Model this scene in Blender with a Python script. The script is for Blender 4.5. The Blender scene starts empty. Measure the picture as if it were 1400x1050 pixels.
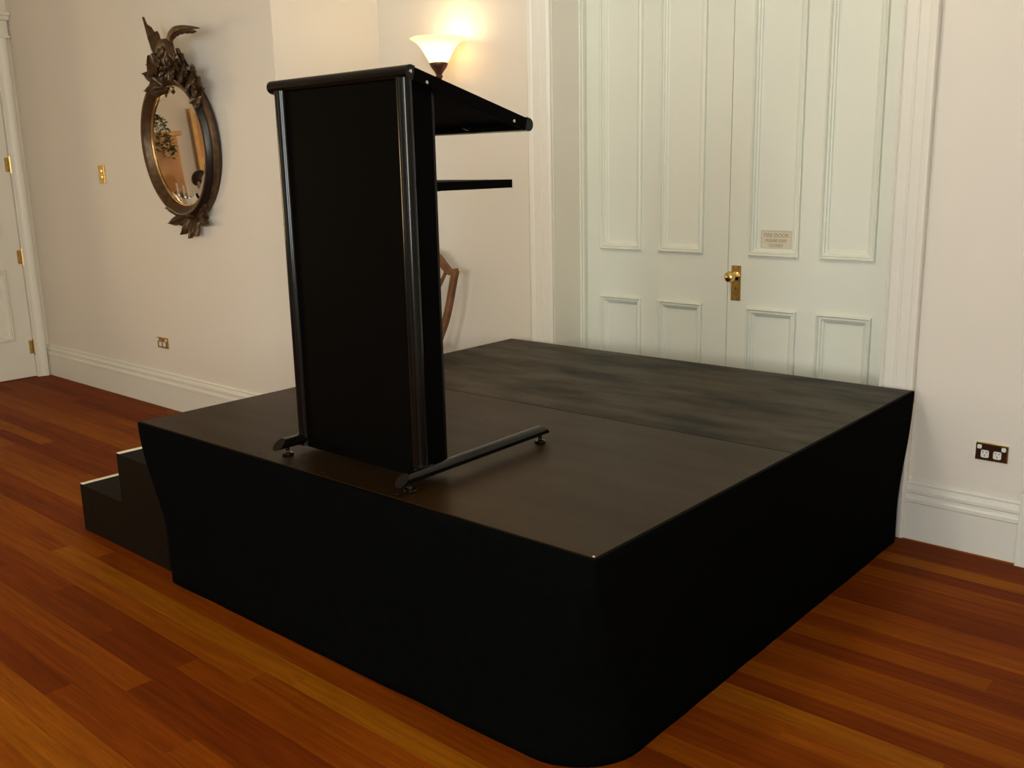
import bpy, bmesh, math, random
from mathutils import Vector, Matrix, Euler
PI = math.pi
random.seed(7)
scene = bpy.context.scene
COL = scene.collection

# ------------------------------------------------------------------ camera, world, lights, exposure
cam_d = bpy.data.cameras.new('camera'); cam = bpy.data.objects.new('camera', cam_d); COL.objects.link(cam)
_R = Matrix(((0.74584064, -0.13107237, 0.65310166), (0.66575702, 0.17923636, -0.7243217), (-0.022121, 0.97503557, 0.22094411)))
cam.matrix_world = Matrix.Translation((3.42798, -1.69599, 1.55309)) @ _R.to_4x4()
cam_d.sensor_width = 36.0; cam_d.lens = 34.177; cam_d.clip_start = 0.02
scene.camera = cam
scene.view_settings.view_transform = 'Standard'
scene.view_settings.look = 'None'
scene.view_settings.gamma = 1.0
scene.view_settings.use_curve_mapping = False
scene.view_settings.exposure = 0.27

world = bpy.data.worlds.new('world'); scene.world = world
world.use_nodes = True
_bg = world.node_tree.nodes['Background']
_bg.inputs[0].default_value = (0.75, 0.87, 1.0, 1); _bg.inputs[1].default_value = 0.6

def area(name, loc, rot, sx, sy, power, col):
    l = bpy.data.lights.new(name, 'AREA'); l.shape = 'RECTANGLE'; l.size = sx; l.size_y = sy
    l.energy = power; l.color = col
    o = bpy.data.objects.new(name, l); COL.objects.link(o); o.location = loc; o.rotation_euler = rot
    return o
# lamps just outside the windows; added ones are noted, amber tints warm the left
area('daylight_front_window_a', (-1.95, -5.5, 1.9), (PI/2, 0, 0), 1.25, 2.2, 22, (1.0, 0.76, 0.42))
area('fill_added_front_window_c', (4.3, -5.5, 1.9), (PI/2, 0, 0), 1.25, 2.2, 170, (0.90, 1.0, 1.12))  # unseen window added to spread the light and soften the lectern shadow
area('fill_added_annex_window', (-5.8, -3.98, 1.85), (PI/2, 0, math.radians(12)), 0.95, 2.0, 16, (1.0, 0.76, 0.42))  # unseen window added to brighten what the mirror shows
area('fill_added_right_window', (5.85, -3.3, 1.9), (0, PI/2, 0), 2.1, 1.2, 260, (1.0, 0.94, 0.84))  # unseen window added so light falls off towards the far left corner
area('daylight_front_window_b', (1.65, -5.5, 1.9), (PI/2, 0, 0), 1.25, 2.2, 105, (0.96, 1.0, 1.02))
area('daylight_left_window', (-7.4, -2.4, 1.35), (0, -PI/2, 0), 1.3, 1.3, 100, (1.0, 0.70, 0.34))
PENDANT_W = 35.0
SCONCE_W = 2.0

# ------------------------------------------------------------------ materials
def new_mat(name):
    m = bpy.data.materials.new(name); m.use_nodes = True
    nt = m.node_tree; return m, nt, nt.nodes['Principled BSDF']
def mat(name, col, rough=0.5, metal=0.0, var=0.06, scale=8.0, bump=0.0, bscale=60.0, coat=0.0, spec=0.5, rvar=0.0):
    m, nt, b = new_mat(name)
    b.inputs['Metallic'].default_value = metal; b.inputs['Roughness'].default_value = rough
    b.inputs['Coat Weight'].default_value = coat; b.inputs['Specular IOR Level'].default_value = spec
    tc = nt.nodes.new('ShaderNodeTexCoord')
    n = nt.nodes.new('ShaderNodeTexNoise'); n.inputs['Scale'].default_value = scale; n.inputs['Detail'].default_value = 4
    nt.links.new(tc.outputs['Object'], n.inputs['Vector'])
    r = nt.nodes.new('ShaderNodeValToRGB')
    r.color_ramp.elements[0].position = 0.3; r.color_ramp.elements[1].position = 0.7
    r.color_ramp.elements[0].color = (*[c*(1-var) for c in col], 1)
    r.color_ramp.elements[1].color = (*[min(1, c*(1+var)) for c in col], 1)
    nt.links.new(n.outputs['Fac'], r.inputs['Fac']); nt.links.new(r.outputs['Color'], b.inputs['Base Color'])
    if rvar:
        mr = nt.nodes.new('ShaderNodeMapRange'); mr.inputs['To Min'].default_value = rough-rvar; mr.inputs['To Max'].default_value = rough+rvar
        nt.links.new(n.outputs['Fac'], mr.inputs['Value']); nt.links.new(mr.outputs['Result'], b.inputs['Roughness'])
    if bump:
        n2 = nt.nodes.new('ShaderNodeTexNoise'); n2.inputs['Scale'].default_value = bscale; n2.inputs['Detail'].default_value = 3
        nt.links.new(tc.outputs['Object'], n2.inputs['Vector'])
        bp = nt.nodes.new('ShaderNodeBump'); bp.inputs['Strength'].default_value = bump; bp.inputs['Distance'].default_value = 0.004
        nt.links.new(n2.outputs['Fac'], bp.inputs['Height']); nt.links.new(bp.outputs['Normal'], b.inputs['Normal'])
    return m
M = {}
M['wall'] = mat('cream_wall_paint', (0.72, 0.655, 0.55), 0.55, var=0.015, scale=1.5, bump=0.05, bscale=25)
M['white'] = mat('white_gloss_paint', (0.73, 0.69, 0.59), 0.38, var=0.015, scale=2.0, bump=0.03, bscale=18)
M['door'] = mat('door_paint', (0.70, 0.70, 0.585), 0.40, var=0.015, scale=2.0, bump=0.03, bscale=18)
M['ceil'] = mat('ceiling_paint', (0.75, 0.70, 0.60), 0.8, var=0.01)
M['subfloor'] = mat('subfloor', (0.03, 0.012, 0.005), 0.9)
M['cloth'] = mat('black_cloth', (0.0016, 0.0017, 0.0015), 0.95, var=0.2, scale=30, bump=0.25, bscale=500, spec=0.02)
M['black_panel'] = mat('black_panel', (0.0010, 0.0008, 0.0006), 0.6, var=0.1, bump=0.05, bscale=300, spec=0.03)
M['black_metal'] = mat('black_anodised_metal', (0.003, 0.0026, 0.002), 0.16, var=0.1, spec=0.28, rvar=0.03)
M['step'] = mat('black_painted_steps', (0.007, 0.0045, 0.0025), 0.55, var=0.15, scale=5, spec=0.05)
M['nosing'] = mat('cream_nosing_tape', (0.80, 0.70, 0.52), 0.5)
M['chrome'] = mat('chrome', (0.75, 0.75, 0.73), 0.15, 1.0)
M['brass'] = mat('polished_brass', (0.72, 0.50, 0.18), 0.2, 1.0, var=0.15, scale=40)
M['dull_brass'] = mat('aged_brass', (0.50, 0.33, 0.11), 0.32, 1.0, var=0.25, scale=50)
M['plate_brown'] = mat('brown_socket_plate', (0.035, 0.012, 0.006), 0.2, var=0.1)
M['plastic'] = mat('cream_plastic', (0.75, 0.72, 0.62), 0.3)
M['dark'] = mat('dark_slot', (0.01, 0.01, 0.01), 0.6)
M['bronze'] = mat('bronze_gilt', (0.085, 0.047, 0.020), 0.36, 0.55, var=0.4, scale=25, bump=0.3, bscale=60)
M['gold'] = mat('gilt', (0.55, 0.33, 0.11), 0.3, 0.9, var=0.25, scale=30)
M['ebony'] = mat('ebonised_wood', (0.012, 0.007, 0.004), 0.35, var=0.3)
M['mahog'] = mat('mahogany', (0.15, 0.058, 0.018), 0.4, var=0.35, scale=14, coat=0.1, spec=0.3)
M['seat'] = mat('striped_seat_cloth', (0.30, 0.20, 0.10), 0.85, bump=0.2, bscale=200)
M['orange_wood'] = mat('honey_pine', (0.58, 0.25, 0.06), 0.35, var=0.25, scale=5, coat=0.2)
M['shutter'] = mat('varnished_shutter_pine', (0.72, 0.42, 0.14), 0.4, var=0.2, scale=6)
M['leafgreen'] = mat('trailing_leaf', (0.10, 0.12, 0.045), 0.55, var=0.4, scale=20)
M['skin'] = mat('skin', (0.50, 0.24, 0.15), 0.5, var=0.08)
M['hair'] = mat('dark_hair', (0.018, 0.010, 0.006), 0.6, var=0.3, scale=60, bump=0.5, bscale=150)
M['jacket'] = mat('dark_navy_jacket', (0.010, 0.011, 0.018), 0.8, bump=0.2, bscale=200)
M['trouser'] = mat('charcoal_trousers', (0.02, 0.02, 0.022), 0.85)
M['linen'] = mat('white_linen', (0.75, 0.72, 0.66), 0.8, bump=0.15, bscale=120)
M['silver'] = mat('silver', (0.8, 0.78, 0.74), 0.12, 1.0)
M['bronze_dark'] = mat('dark_bronze_sconce', (0.10, 0.035, 0.016), 0.4, 0.5, var=0.3, scale=40)
M['sign'] = mat('cream_sign_plate', (0.62, 0.57, 0.43), 0.35, var=0.03)
M['sign_text'] = mat('engraved_sign_lettering', (0.38, 0.29, 0.17), 0.5)

def mirror_mat():
    m, nt, b = new_mat('mirror_glass')
    b.inputs['Base Color'].default_value = (0.93, 0.90, 0.83, 1); b.inputs['Metallic'].default_value = 1.0
    n = nt.nodes.new('ShaderNodeTexNoise'); n.inputs['Scale'].default_value = 3
    mr = nt.nodes.new('ShaderNodeMapRange'); mr.inputs['To Min'].default_value = 0.012; mr.inputs['To Max'].default_value = 0.022
    nt.links.new(n.outputs['Fac'], mr.inputs['Value']); nt.links.new(mr.outputs['Result'], b.inputs['Roughness'])
    return m
M['mirror'] = mirror_mat()
def glass_mat(name, rough=0.0):
    m, nt, b = new_mat(name)
    b.inputs['Transmission Weight'].default_value = 1.0; b.inputs['Roughness'].default_value = rough; b.inputs['IOR'].default_value = 1.45
    n = nt.nodes.new('ShaderNodeTexNoise'); n.inputs['Scale'].default_value = 5
    r = nt.nodes.new('ShaderNodeValToRGB'); r.color_ramp.elements[0].color = (0.93, 0.96, 0.94, 1); r.color_ramp.elements[1].color = (0.98, 1, 0.99, 1)
    nt.links.new(n.outputs['Fac'], r.inputs['Fac']); nt.links.new(r.outputs['Color'], b.inputs['Base Color'])
    return m
M['glass'] = glass_mat('drinking_glass')
def pane_mat():
    m = bpy.data.materials.new('window_pane'); m.use_nodes = True; nt = m.node_tree
    for n in list(nt.nodes): nt.nodes.remove(n)
    o = nt.nodes.new('ShaderNodeOutputMaterial'); mx = nt.nodes.new('ShaderNodeMixShader'); t = nt.nodes.new('ShaderNodeBsdfTransparent')
    g = nt.nodes.new('ShaderNodeBsdfGlossy'); g.inputs['Roughness'].default_value = 0.02
    f = nt.nodes.new('ShaderNodeFresnel'); f.inputs['IOR'].default_value = 1.3
    n = nt.nodes.new('ShaderNodeTexNoise'); r = nt.nodes.new('ShaderNodeValToRGB')
    r.color_ramp.elements[0].color = (0.93, 0.95, 0.95, 1); r.color_ramp.elements[1].color = (0.98, 0.99, 0.98, 1)
    nt.links.new(n.outputs['Fac'], r.inputs['Fac']); nt.links.new(r.outputs['Color'], t.inputs['Color'])
    nt.links.new(f.outputs[0], mx.inputs[0]); nt.links.new(t.outputs[0], mx.inputs[1]); nt.links.new(g.outputs[0], mx.inputs[2])
    nt.links.new(mx.outputs[0], o.inputs['Surface'])
    return m
M['pane'] = pane_mat()
def emit_mat(name, col, strength, rough=0.4):
    m, nt, b = new_mat(name)
    n = nt.nodes.new('ShaderNodeTexNoise'); n.inputs['Scale'].default_value = 9
    r = nt.nodes.new('ShaderNodeValToRGB')
    r.color_ramp.elements[0].color = (*[c*0.93 for c in col], 1); r.color_ramp.elements[1].color = (*col, 1)
    nt.links.new(n.outputs['Fac'], r.inputs['Fac']); nt.links.new(r.outputs['Color'], b.inputs['Emission Color'])
    b.inputs['Base Color'].default_value = (*col, 1); b.inputs['Emission Strength'].default_value = strength; b.inputs['Roughness'].default_value = rough
    return m
M['bulb'] = emit_mat('lit_bulb', (1.0, 0.80, 0.50), 14)
def shade_mat():
    m = bpy.data.materials.new('frosted_lamp_glass'); m.use_nodes = True; nt = m.node_tree
    b = nt.nodes['Principled BSDF']; o = nt.nodes['Material Output']
    n = nt.nodes.new('ShaderNodeTexNoise'); n.inputs['Scale'].default_value = 12
    r = nt.nodes.new('ShaderNodeValToRGB'); r.color_ramp.elements[0].color = (0.95, 0.86, 0.66, 1); r.color_ramp.elements[1].color = (1, 0.93, 0.76, 1)
    nt.links.new(n.outputs['Fac'], r.inputs['Fac']); nt.links.new(r.outputs['Color'], b.inputs['Base Color'])
    b.inputs['Roughness'].default_value = 0.3; b.inputs['Emission Color'].default_value = (1, 0.82, 0.50, 1); b.inputs['Emission Strength'].default_value = 0.55
    t = nt.nodes.new('ShaderNodeBsdfTranslucent'); t.inputs['Color'].default_value = (1, 0.9, 0.7, 1)
    mx = nt.nodes.new('ShaderNodeMixShader'); mx.inputs[0].default_value = 0.55
    nt.links.new(b.outputs[0], mx.inputs[1]); nt.links.new(t.outputs[0], mx.inputs[2]); tr = nt.nodes.new('ShaderNodeBsdfTransparent'); tr.inputs['Color'].default_value = (1, 0.88, 0.66, 1); m2 = nt.nodes.new('ShaderNodeMixShader'); m2.inputs[0].default_value = 0.22
    nt.links.new(mx.outputs[0], m2.inputs[1]); nt.links.new(tr.outputs[0], m2.inputs[2]); nt.links.new(m2.outputs[0], o.inputs['Surface'])
    return m
M['shade'] = shade_mat()

def plank_mat(islands=False):
    m, nt, b = new_mat('polished_hardwood_boards')
    L = nt.links.new; N = nt.nodes.new
    geo = N('ShaderNodeNewGeometry'); oi = N('ShaderNodeObjectInfo')
    rnd_out = geo.outputs['Random Per Island'] if islands else oi.outputs['Random']
    off = N('ShaderNodeVectorMath'); off.operation = 'MULTIPLY_ADD'
    cmb = N('ShaderNodeCombineXYZ')
    for i in range(3): L(rnd_out, cmb.inputs[i])
    L(cmb.outputs[0], off.inputs[0]); off.inputs[1].default_value = (37, 53, 11); L(geo.outputs['Position'], off.inputs[2])
    mp = N('ShaderNodeMapping'); mp.inputs['Scale'].default_value = (1.6, 34, 8); L(off.outputs[0], mp.inputs['Vector'])
    g = N('ShaderNodeTexNoise'); g.inputs['Scale'].default_value = 1.6; g.inputs['Detail'].default_value = 7; g.inputs['Roughness'].default_value = 0.62; g.inputs['Distortion'].default_value = 0.6
    L(mp.outputs[0], g.inputs['Vector'])
    mp2 = N('ShaderNodeMapping'); mp2.inputs['Scale'].default_value = (3, 110, 10); L(off.outputs[0], mp2.inputs['Vector'])
    g2 = N('ShaderNodeTexNoise'); g2.inputs['Scale'].default_value = 2.2; g2.inputs['Detail'].default_value = 4; L(mp2.outputs[0], g2.inputs['Vector'])
    base = N('ShaderNodeValToRGB'); cr = base.color_ramp
    stops = [(0.0, (0.15, 0.026, 0.002)), (0.22, (0.18, 0.034, 0.002)), (0.5, (0.215, 0.045, 0.0022)), (0.75, (0.25, 0.062, 0.0028)), (1.0, (0.30, 0.095, 0.004))]
    cr.elements[0].position = 0; cr.elements[0].color = (*stops[0][1], 1); cr.elements[1].position = 1; cr.elements[1].color = (*stops[-1][1], 1)
    for p, c in stops[1:-1]:
        e = cr.elements.new(p); e.color = (*c, 1)
    L(rnd_out, base.inputs['Fac'])
    gr = N('ShaderNodeValToRGB'); gr.color_ramp.elements[0].position = 0.3; gr.color_ramp.elements[0].color = (0.62, 0.56, 0.5, 1); gr.color_ramp.elements[1].position = 0.72; gr.color_ramp.elements[1].color = (1.25, 1.28, 1.2, 1)
    L(g.outputs['Fac'], gr.inputs['Fac'])
    mul = N('ShaderNodeMix'); mul.data_type = 'RGBA'; mul.blend_type = 'MULTIPLY'; mul.inputs[0].default_value = 0.85
    L(base.outputs['Color'], mul.inputs[6]); L(gr.outputs['Color'], mul.inputs[7])
    gr2 = N('ShaderNodeValToRGB'); gr2.color_ramp.elements[0].position = 0.35; gr2.color_ramp.elements[0].color = (0.8, 0.78, 0.75, 1); gr2.color_ramp.elements[1].color = (1.1, 1.1, 1.1, 1)
    L(g2.outputs['Fac'], gr2.inputs['Fac'])
    mul2 = N('ShaderNodeMix'); mul2.data_type = 'RGBA'; mul2.blend_type = 'MULTIPLY'; mul2.inputs[0].default_value = 0.7
    L(mul.outputs[2], mul2.inputs[6]); L(gr2.outputs['Color'], mul2.inputs[7])
    L(mul2.outputs[2], b.inputs['Base Color'])
    b.inputs['Roughness'].default_value = 0.52; b.inputs['Specular IOR Level'].default_value = 0.03
    b.inputs['Coat Weight'].default_value = 0.0; b.inputs['Coat Roughness'].default_value = 0.3
    bp = N('ShaderNodeBump'); bp.inputs['Strength'].default_value = 0.06; bp.inputs['Distance'].default_value = 0.002
    L(g2.outputs['Fac'], bp.inputs['Height']); L(bp.outputs[0], b.inputs['Normal'])
    return m
M['plank'] = plank_mat(); M['plank_far'] = plank_mat(True)

def ply_mat(name, worn):
    m, nt, b = new_mat(name)
    L = nt.links.new; N = nt.nodes.new
    tc = N('ShaderNodeTexCoord')
    mp = N('ShaderNodeMapping'); mp.inputs['Scale'].default_value = (1.0, 3.2, 1); L(tc.outputs['Object'], mp.inputs['Vector'])
    n = N('ShaderNodeTexNoise'); n.inputs['Scale'].default_value = 2.2; n.inputs['Detail'].default_value = 6; n.inputs['Roughness'].default_value = 0.6; L(mp.outputs[0], n.inputs['Vector'])
    mp2 = N('ShaderNodeMapping'); mp2.inputs['Scale'].default_value = (4, 60, 1); L(tc.outputs['Object'], mp2.inputs['Vector'])
    n2 = N('ShaderNodeTexNoise'); n2.inputs['Scale'].default_value = 1.5; n2.inputs['Detail'].default_value = 5; L(mp2.outputs[0], n2.inputs['Vector'])
    r = N('ShaderNodeValToRGB')
    if worn:
        r.color_ramp.elements[0].position = 0.36; r.color_ramp.elements[0].color = (0.006, 0.005, 0.004, 1)
        r.color_ramp.elements[1].position = 0.56; r.color_ramp.elements[1].color = (0.027, 0.0175, 0.005, 1)
    else:
        r.color_ramp.elements[0].position = 0.3; r.color_ramp.elements[0].color = (0.015, 0.0068, 0.0012, 1)
        r.color_ramp.elements[1].position = 0.7; r.color_ramp.elements[1].color = (0.020, 0.009, 0.0016, 1)
    L(n.outputs['Fac'], r.inputs['Fac'])
    g = N('ShaderNodeValToRGB'); g.color_ramp.elements[0].color = (0.72, 0.72, 0.72, 1); g.color_ramp.elements[1].color = (1.25, 1.25, 1.25, 1); L(n2.outputs['Fac'], g.inputs['Fac'])
    mul = N('ShaderNodeMix'); mul.data_type = 'RGBA'; mul.blend_type = 'MULTIPLY'; mul.inputs[0].default_value = 0.8
    L(r.outputs['Color'], mul.inputs[6]); L(g.outputs['Color'], mul.inputs[7]); L(mul.outputs[2], b.inputs['Base Color'])
    mr = N('ShaderNodeMapRange'); mr.inputs['From Min'].default_value = 0.3; mr.inputs['From Max'].default_value = 0.7
    mr.inputs['To Min'].default_value = 0.56 if worn else 0.42; mr.inputs['To Max'].default_value = 0.36; L(n.outputs['Fac'], mr.inputs['Value']); L(mr.outputs['Result'], b.inputs['Roughness'])
    b.inputs['Specular IOR Level'].default_value = 0.14; b.inputs['Specular Tint'].default_value = (0.95, 0.72, 0.45, 1)
    bp = N('ShaderNodeBump'); bp.inputs['Strength'].default_value = 0.15; bp.inputs['Distance'].default_value = 0.002
    L(n2.outputs['Fac'], bp.inputs['Height']); L(bp.outputs[0], b.inputs['Normal'])
    return m
M['ply'] = ply_mat('black_stained_ply', False)
M['ply_worn'] = ply_mat('scuffed_black_stained_ply', True)

# ------------------------------------------------------------------ mesh helpers
class MB:
    def __init__(s): s.v = []; s.f = []
    def add(s, vs, fs):
        o = len(s.v); s.v += [tuple(v) for v in vs]; s.f += [tuple(i+o for i in f) for f in fs]; return s
    def box(s, x0, x1, y0, y1, z0, z1):
        vs = [(x, y, z) for x in (x0, x1) for y in (y0, y1) for z in (z0, z1)]
        return s.add(vs, [(0, 1, 3, 2), (4, 6, 7, 5), (0, 4, 5, 1), (2, 3, 7, 6), (0, 2, 6, 4), (1, 5, 7, 3)])
    def loft(s, rings, cap=True, closed=True):
        n = len(rings[0]); vs = [v for r in rings for v in r]; fs = []
        for i in range(len(rings)-1):
            for j in range(n if closed else n-1):
                k = (j+1) % n
                fs.append((i*n+j, i*n+k, (i+1)*n+k, (i+1)*n+j))
        if cap and closed: fs.append(tuple(range(n))[::-1]); fs.append(tuple((len(rings)-1)*n+j for j in range(n)))
        return s.add(vs, fs)
    def lathe(s, prof, n=24, c=(0, 0, 0), axis='z', sx=1, sy=1):
        rings = []
        for r, h in prof:
            ring = []
            for k in range(n):
                a = 2*PI*k/n; p, q = r*math.cos(a)*sx, r*math.sin(a)*sy
                if axis == 'z': ring.append((c[0]+p, c[1]+q, c[2]+h))
                elif axis == 'y': ring.append((c[0]+p, c[1]+h, c[2]+q))
                else: ring.append((c[0]+h, c[1]+p, c[2]+q))
            rings.append(ring)
        return s.loft(rings)
    def tube(s, pts, rad, n=10, flat=1.0, up=(0, 0, 1)):
        pts = [Vector(p) for p in pts]; rings = []
        rr = rad if isinstance(rad, (list, tuple)) else [rad]*len(pts)
        prev = None
        for i, p in enumerate(pts):
            t = (pts[min(i+1, len(pts)-1)]-pts[max(i-1, 0)]).normalized()
            if prev is None:
                a = Vector(up); 
                if abs(a.dot(t)) > 0.95: a = Vector((1, 0, 0))
                a = (a-t*a.dot(t)).normalized()
            else: a = (prev-t*prev.dot(t)).normalized()
            prev = a; b = t.cross(a)
            rings.append([p+a*math.cos(2*PI*k/n)*rr[i]+b*math.sin(2*PI*k/n)*rr[i]*flat for k in range(n)])
        return s.loft(rings)
    def prism(s, poly, h0, h1, axis='y'):
        def P(a, b, h): return (a, h, b) if axis == 'y' else ((a, b, h) if axis == 'z' else (h, a, b))
        return s.loft([[P(a, b, h0) for a, b in poly], [P(a, b, h1) for a, b in poly]])
    def build(s, name, m, parent=None, smooth=False, bevel=0.0, loc=None, seg=2, angle=0.6):
        me = bpy.data.meshes.new(name); me.from_pydata(s.v, [], s.f)
        bm = bmesh.new(); bm.from_mesh(me); bmesh.ops.recalc_face_normals(bm, faces=bm.faces); 
        if bevel:
            ed = [e for e in bm.edges if len(e.link_faces) == 2 and e.calc_face_angle(0) > angle]
            bmesh.ops.bevel(bm, geom=ed, offset=bevel, segments=seg, affect='EDGES', profile=0.7, clamp_overlap=True)
        bm.to_mesh(me); bm.free()
        o = bpy.data.objects.new(name, me); COL.objects.link(o)
        me.materials.append(M[m] if isinstance(m, str) else m)
        if smooth:
            for p in me.polygons: p.use_smooth = True
            me.set_sharp_from_angle(angle=math.radians(38))
        if parent is not None: o.parent = parent
        if loc: o.location = loc
        return o
def tag(o, label=None, cat=None, group=None, kind=None):
    if label: o['label'] = label
    if cat: o['category'] = cat
    if group: o['group'] = group
    if kind: o['kind'] = kind
    return o
def thing(name, label, cat, loc=(0, 0, 0), rz=0, group=None):
    o = bpy.data.objects.new(name, None); COL.objects.link(o); o.location = loc; o.rotation_euler = (0, 0, rz)
    o.empty_display_size = 0.1
    return tag(o, label, cat, group)
def struct(o): o['kind'] = 'structure'; return o
def copy_tree(o, parent=None):
    c = o.copy(); COL.objects.link(c)
    if parent is not None: c.parent = parent
    for ch in list(o.children): copy_tree(ch, c)
    return c

# ------------------------------------------------------------------ room dimensions
YW = 2.2256      # back wall (behind stage and sconce)
YD = 2.484       # face of the double doors in their deep reveal
YM = 1.494       # wall with the mirror (stands forward of the back wall)
XM = -1.087      # its right-hand corner
XL = -4.377      # left wall with the single door
CEIL = 3.5
XA = -7.0        # end wall of the annex, seen in the mirror
YF = -5.2; XR = 5.4
OX0, OX1, OZ = 0.206, 1.941, 2.62   # double door opening
DX0, DX1 = 2.665, 3.50              # next door on the right

def wall(name, boxes):
    m = MB()
    for b in boxes: m.box(*b)
    return struct(m.build(name, 'wall'))
wall('wall_back', [(XM-0.3, OX0, YW, YW+0.35, 0, CEIL), (OX1, DX0, YW, YW+0.35, 0, CEIL), (OX0, OX1, YW, YW+0.35, OZ, CEIL),
                   (DX0, DX1, YW, YW+0.35, OZ, CEIL), (DX1, XR+0.3, YW, YW+0.35, 0, CEIL),
                   (OX0-0.1, OX1+0.1, YW+0.36, YW+0.45, 0, CEIL), (DX0-.1, DX1+.1, YW+0.36, YW+0.45, 0, CEIL)])
wall('wall_mirror_side', [(XL-0.3, XM, YM, YW+0.3, 0, CEIL)])
wall('wall_left', [(XL-0.3, XL, 1.378, YM, 0, CEIL), (XL-0.3, XL, 0.40, 0.498, 0, CEIL), (XL-0.3, XL, 0.498, 1.378, 2.5, CEIL),
                   (XL-0.3, XL-0.2, 0.498, 1.378, 0, 2.5)])
wall('wall_annex_side', [(XA-0.3, XL-0.3, 0.40, 0.65, 0, CEIL)])
WY0, WY1, WZ0, WZ1 = -3.02, -1.84, 0.75, 1.95
wall('wall_annex_end', [(XA-0.3, XA, WY1, 0.40, 0, CEIL), (XA-0.3, XA, YF, WY0, 0, CEIL), (XA-0.3, XA, WY0, WY1, 0, WZ0), (XA-0.3, XA, WY0, WY1, WZ1, CEIL)])
FW = [(-2.55, -1.35), (1.05, 2.25), (3.7, 4.9)]
fb = []; xs = [XA-0.3]+[v for w in FW for v in w]+[XR+0.3]
for i in range(0, len(xs), 2): fb.append((xs[i], xs[i+1], YF-0.3, YF, 0, CEIL))
for a, b in FW: fb += [(a, b, YF-0.3, YF, 0, 0.8), (a, b, YF-0.3, YF, 2.95, CEIL)]
wall('wall_front', fb)
wall('wall_right', [(XR, XR+0.3, -2.7, YW+0.3, 0, CEIL), (XR, XR+0.3, YF, -3.9, 0, CEIL), (XR, XR+0.3, -3.9, -2.7, 0, 0.8), (XR, XR+0.3, -3.9, -2.7, 2.95, CEIL)])
wall('wall_annex_added', [(XA, -6.3, -3.9, -3.6, 0, CEIL), (-5.3, -4.6, -3.9, -3.6, 0, CEIL), (-6.3, -5.3, -3.9, -3.6, 0, 0.8), (-6.3, -5.3, -3.9, -3.6, 2.9, CEIL)])  # added unseen wall, set close so its window lights the mirrored annex
struct(MB().box(XA-0.3, XR+0.3, YF-0.3, YW+0.5, CEIL, CEIL+0.15).build('ceiling', 'ceil'))

# ------------------------------------------------------------------ floor boards
floor = struct(MB().box(XA-0.3, XR+0.3, YF-0.3, YW+0.5, -0.12, -0.018).build('floor', 'subfloor'))
BW = 0.0865
def board_mesh(L):
    c = 0.0005; g = 0.0002
    m = MB(); x0, x1, y0, y1 = g, L-g, g, BW-g
    m.loft([[(x0, y0, -0.018), (x1, y0, -0.018), (x1, y1, -0.018), (x0, y1, -0.018)],
            [(x0, y0, -c), (x1, y0, -c), (x1, y1, -c), (x0, y1, -c)],
            [(x0+c, y0+c, 0), (x1-c, y0+c, 0), (x1-c, y1-c, 0), (x0+c, y1-c, 0)]])
    return m
LENS = [0.9, 1.3, 1.7, 2.1, 2.5, 3.0]
protos = {}
rest = MB()
cam_inv = cam.matrix_world.inverted()
def in_view(x0, x1, y):
    for k in range(9):
        p = cam_inv @ Vector((x0+(x1-x0)*k/8, y, 0))
        if p.z < -0.3:
            u, v = 1329.12*p.x/-p.z, 1329.12*p.y/-p.z
            if abs(u) < 740 and abs(v) < 565:
                X, Y = x0+(x1-x0)*k/8, y
                if not (0.15 < X < 1.95 and 0.1 < Y < 2.2): return True
    return False
rows = int((YW+0.3-YF)/BW)+2
nb = 0
for r in range(rows):
    y = YF-0.05+r*BW
    if y > YW+0.33: break
    x = XA-0.05-random.random()*1.5
    while x < XR+0.1:
        L = random.choice(LENS); 
        vis = in_view(x, x+L, y+BW/2)
        if vis and nb < 295:
            if L not in protos:
                o = board_mesh(L).build('plank', 'plank', floor); protos[L] = o
            else:
                o = protos[L].copy(); COL.objects.link(o)
            o.location = (x, y, 0); nb += 1
        else:
            mm = board_mesh(L); rest.add([(a+x, b+y, c) for a, b, c in mm.v], mm.f)
        x += L
rp = rest.build('distant_planks', 'plank_far', floor); rp['kind'] = 'stuff'

# ------------------------------------------------------------------ mouldings, skirting, architraves
SK = [(0, 0), (0.020, 0), (0.020, 0.158), (0.024, 0.162), (0.024, 0.176), (0.017, 0.184), (0.015, 0.196), (0.021, 0.201), (0.021, 0.213), (0.014, 0.219), (0.011, 0.232), (0.013, 0.240), (0.009, 0.249), (0, 0.250)]
def baseboard(name, p, q, nrm, mt='white'):
    # p->q along the wall at floor level, nrm points into the room
    m = MB(); n = Vector(nrm)
    m.loft([[Vector((P[0], P[1], z))+n*t for t, z in SK] for P in (p, q)])
    return struct(m.build(name, mt, smooth=False))
baseboard('baseboard_back_right', (2.071, YW), (2.516, YW), (0, -1, 0))
baseboard('baseboard_back_far_right', (3.62, YW), (XR, YW), (0, -1, 0))
baseboard('baseboard_back_left', (XM, YW), (0.04, YW), (0, -1, 0))
baseboard('baseboard_mirror_side', (XL, YM), (XM+0.02, YM), (0, -1, 0))
baseboard('baseboard_return', (XM, YM-0.02), (XM, YW), (1, 0, 0))
baseboard('baseboard_annex_end', (XA, WY1+.2), (XA, 0.40), (1, 0, 0))
baseboard('baseboard_right', (XR, YF), (XR, YW), (-1, 0, 0))

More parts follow.
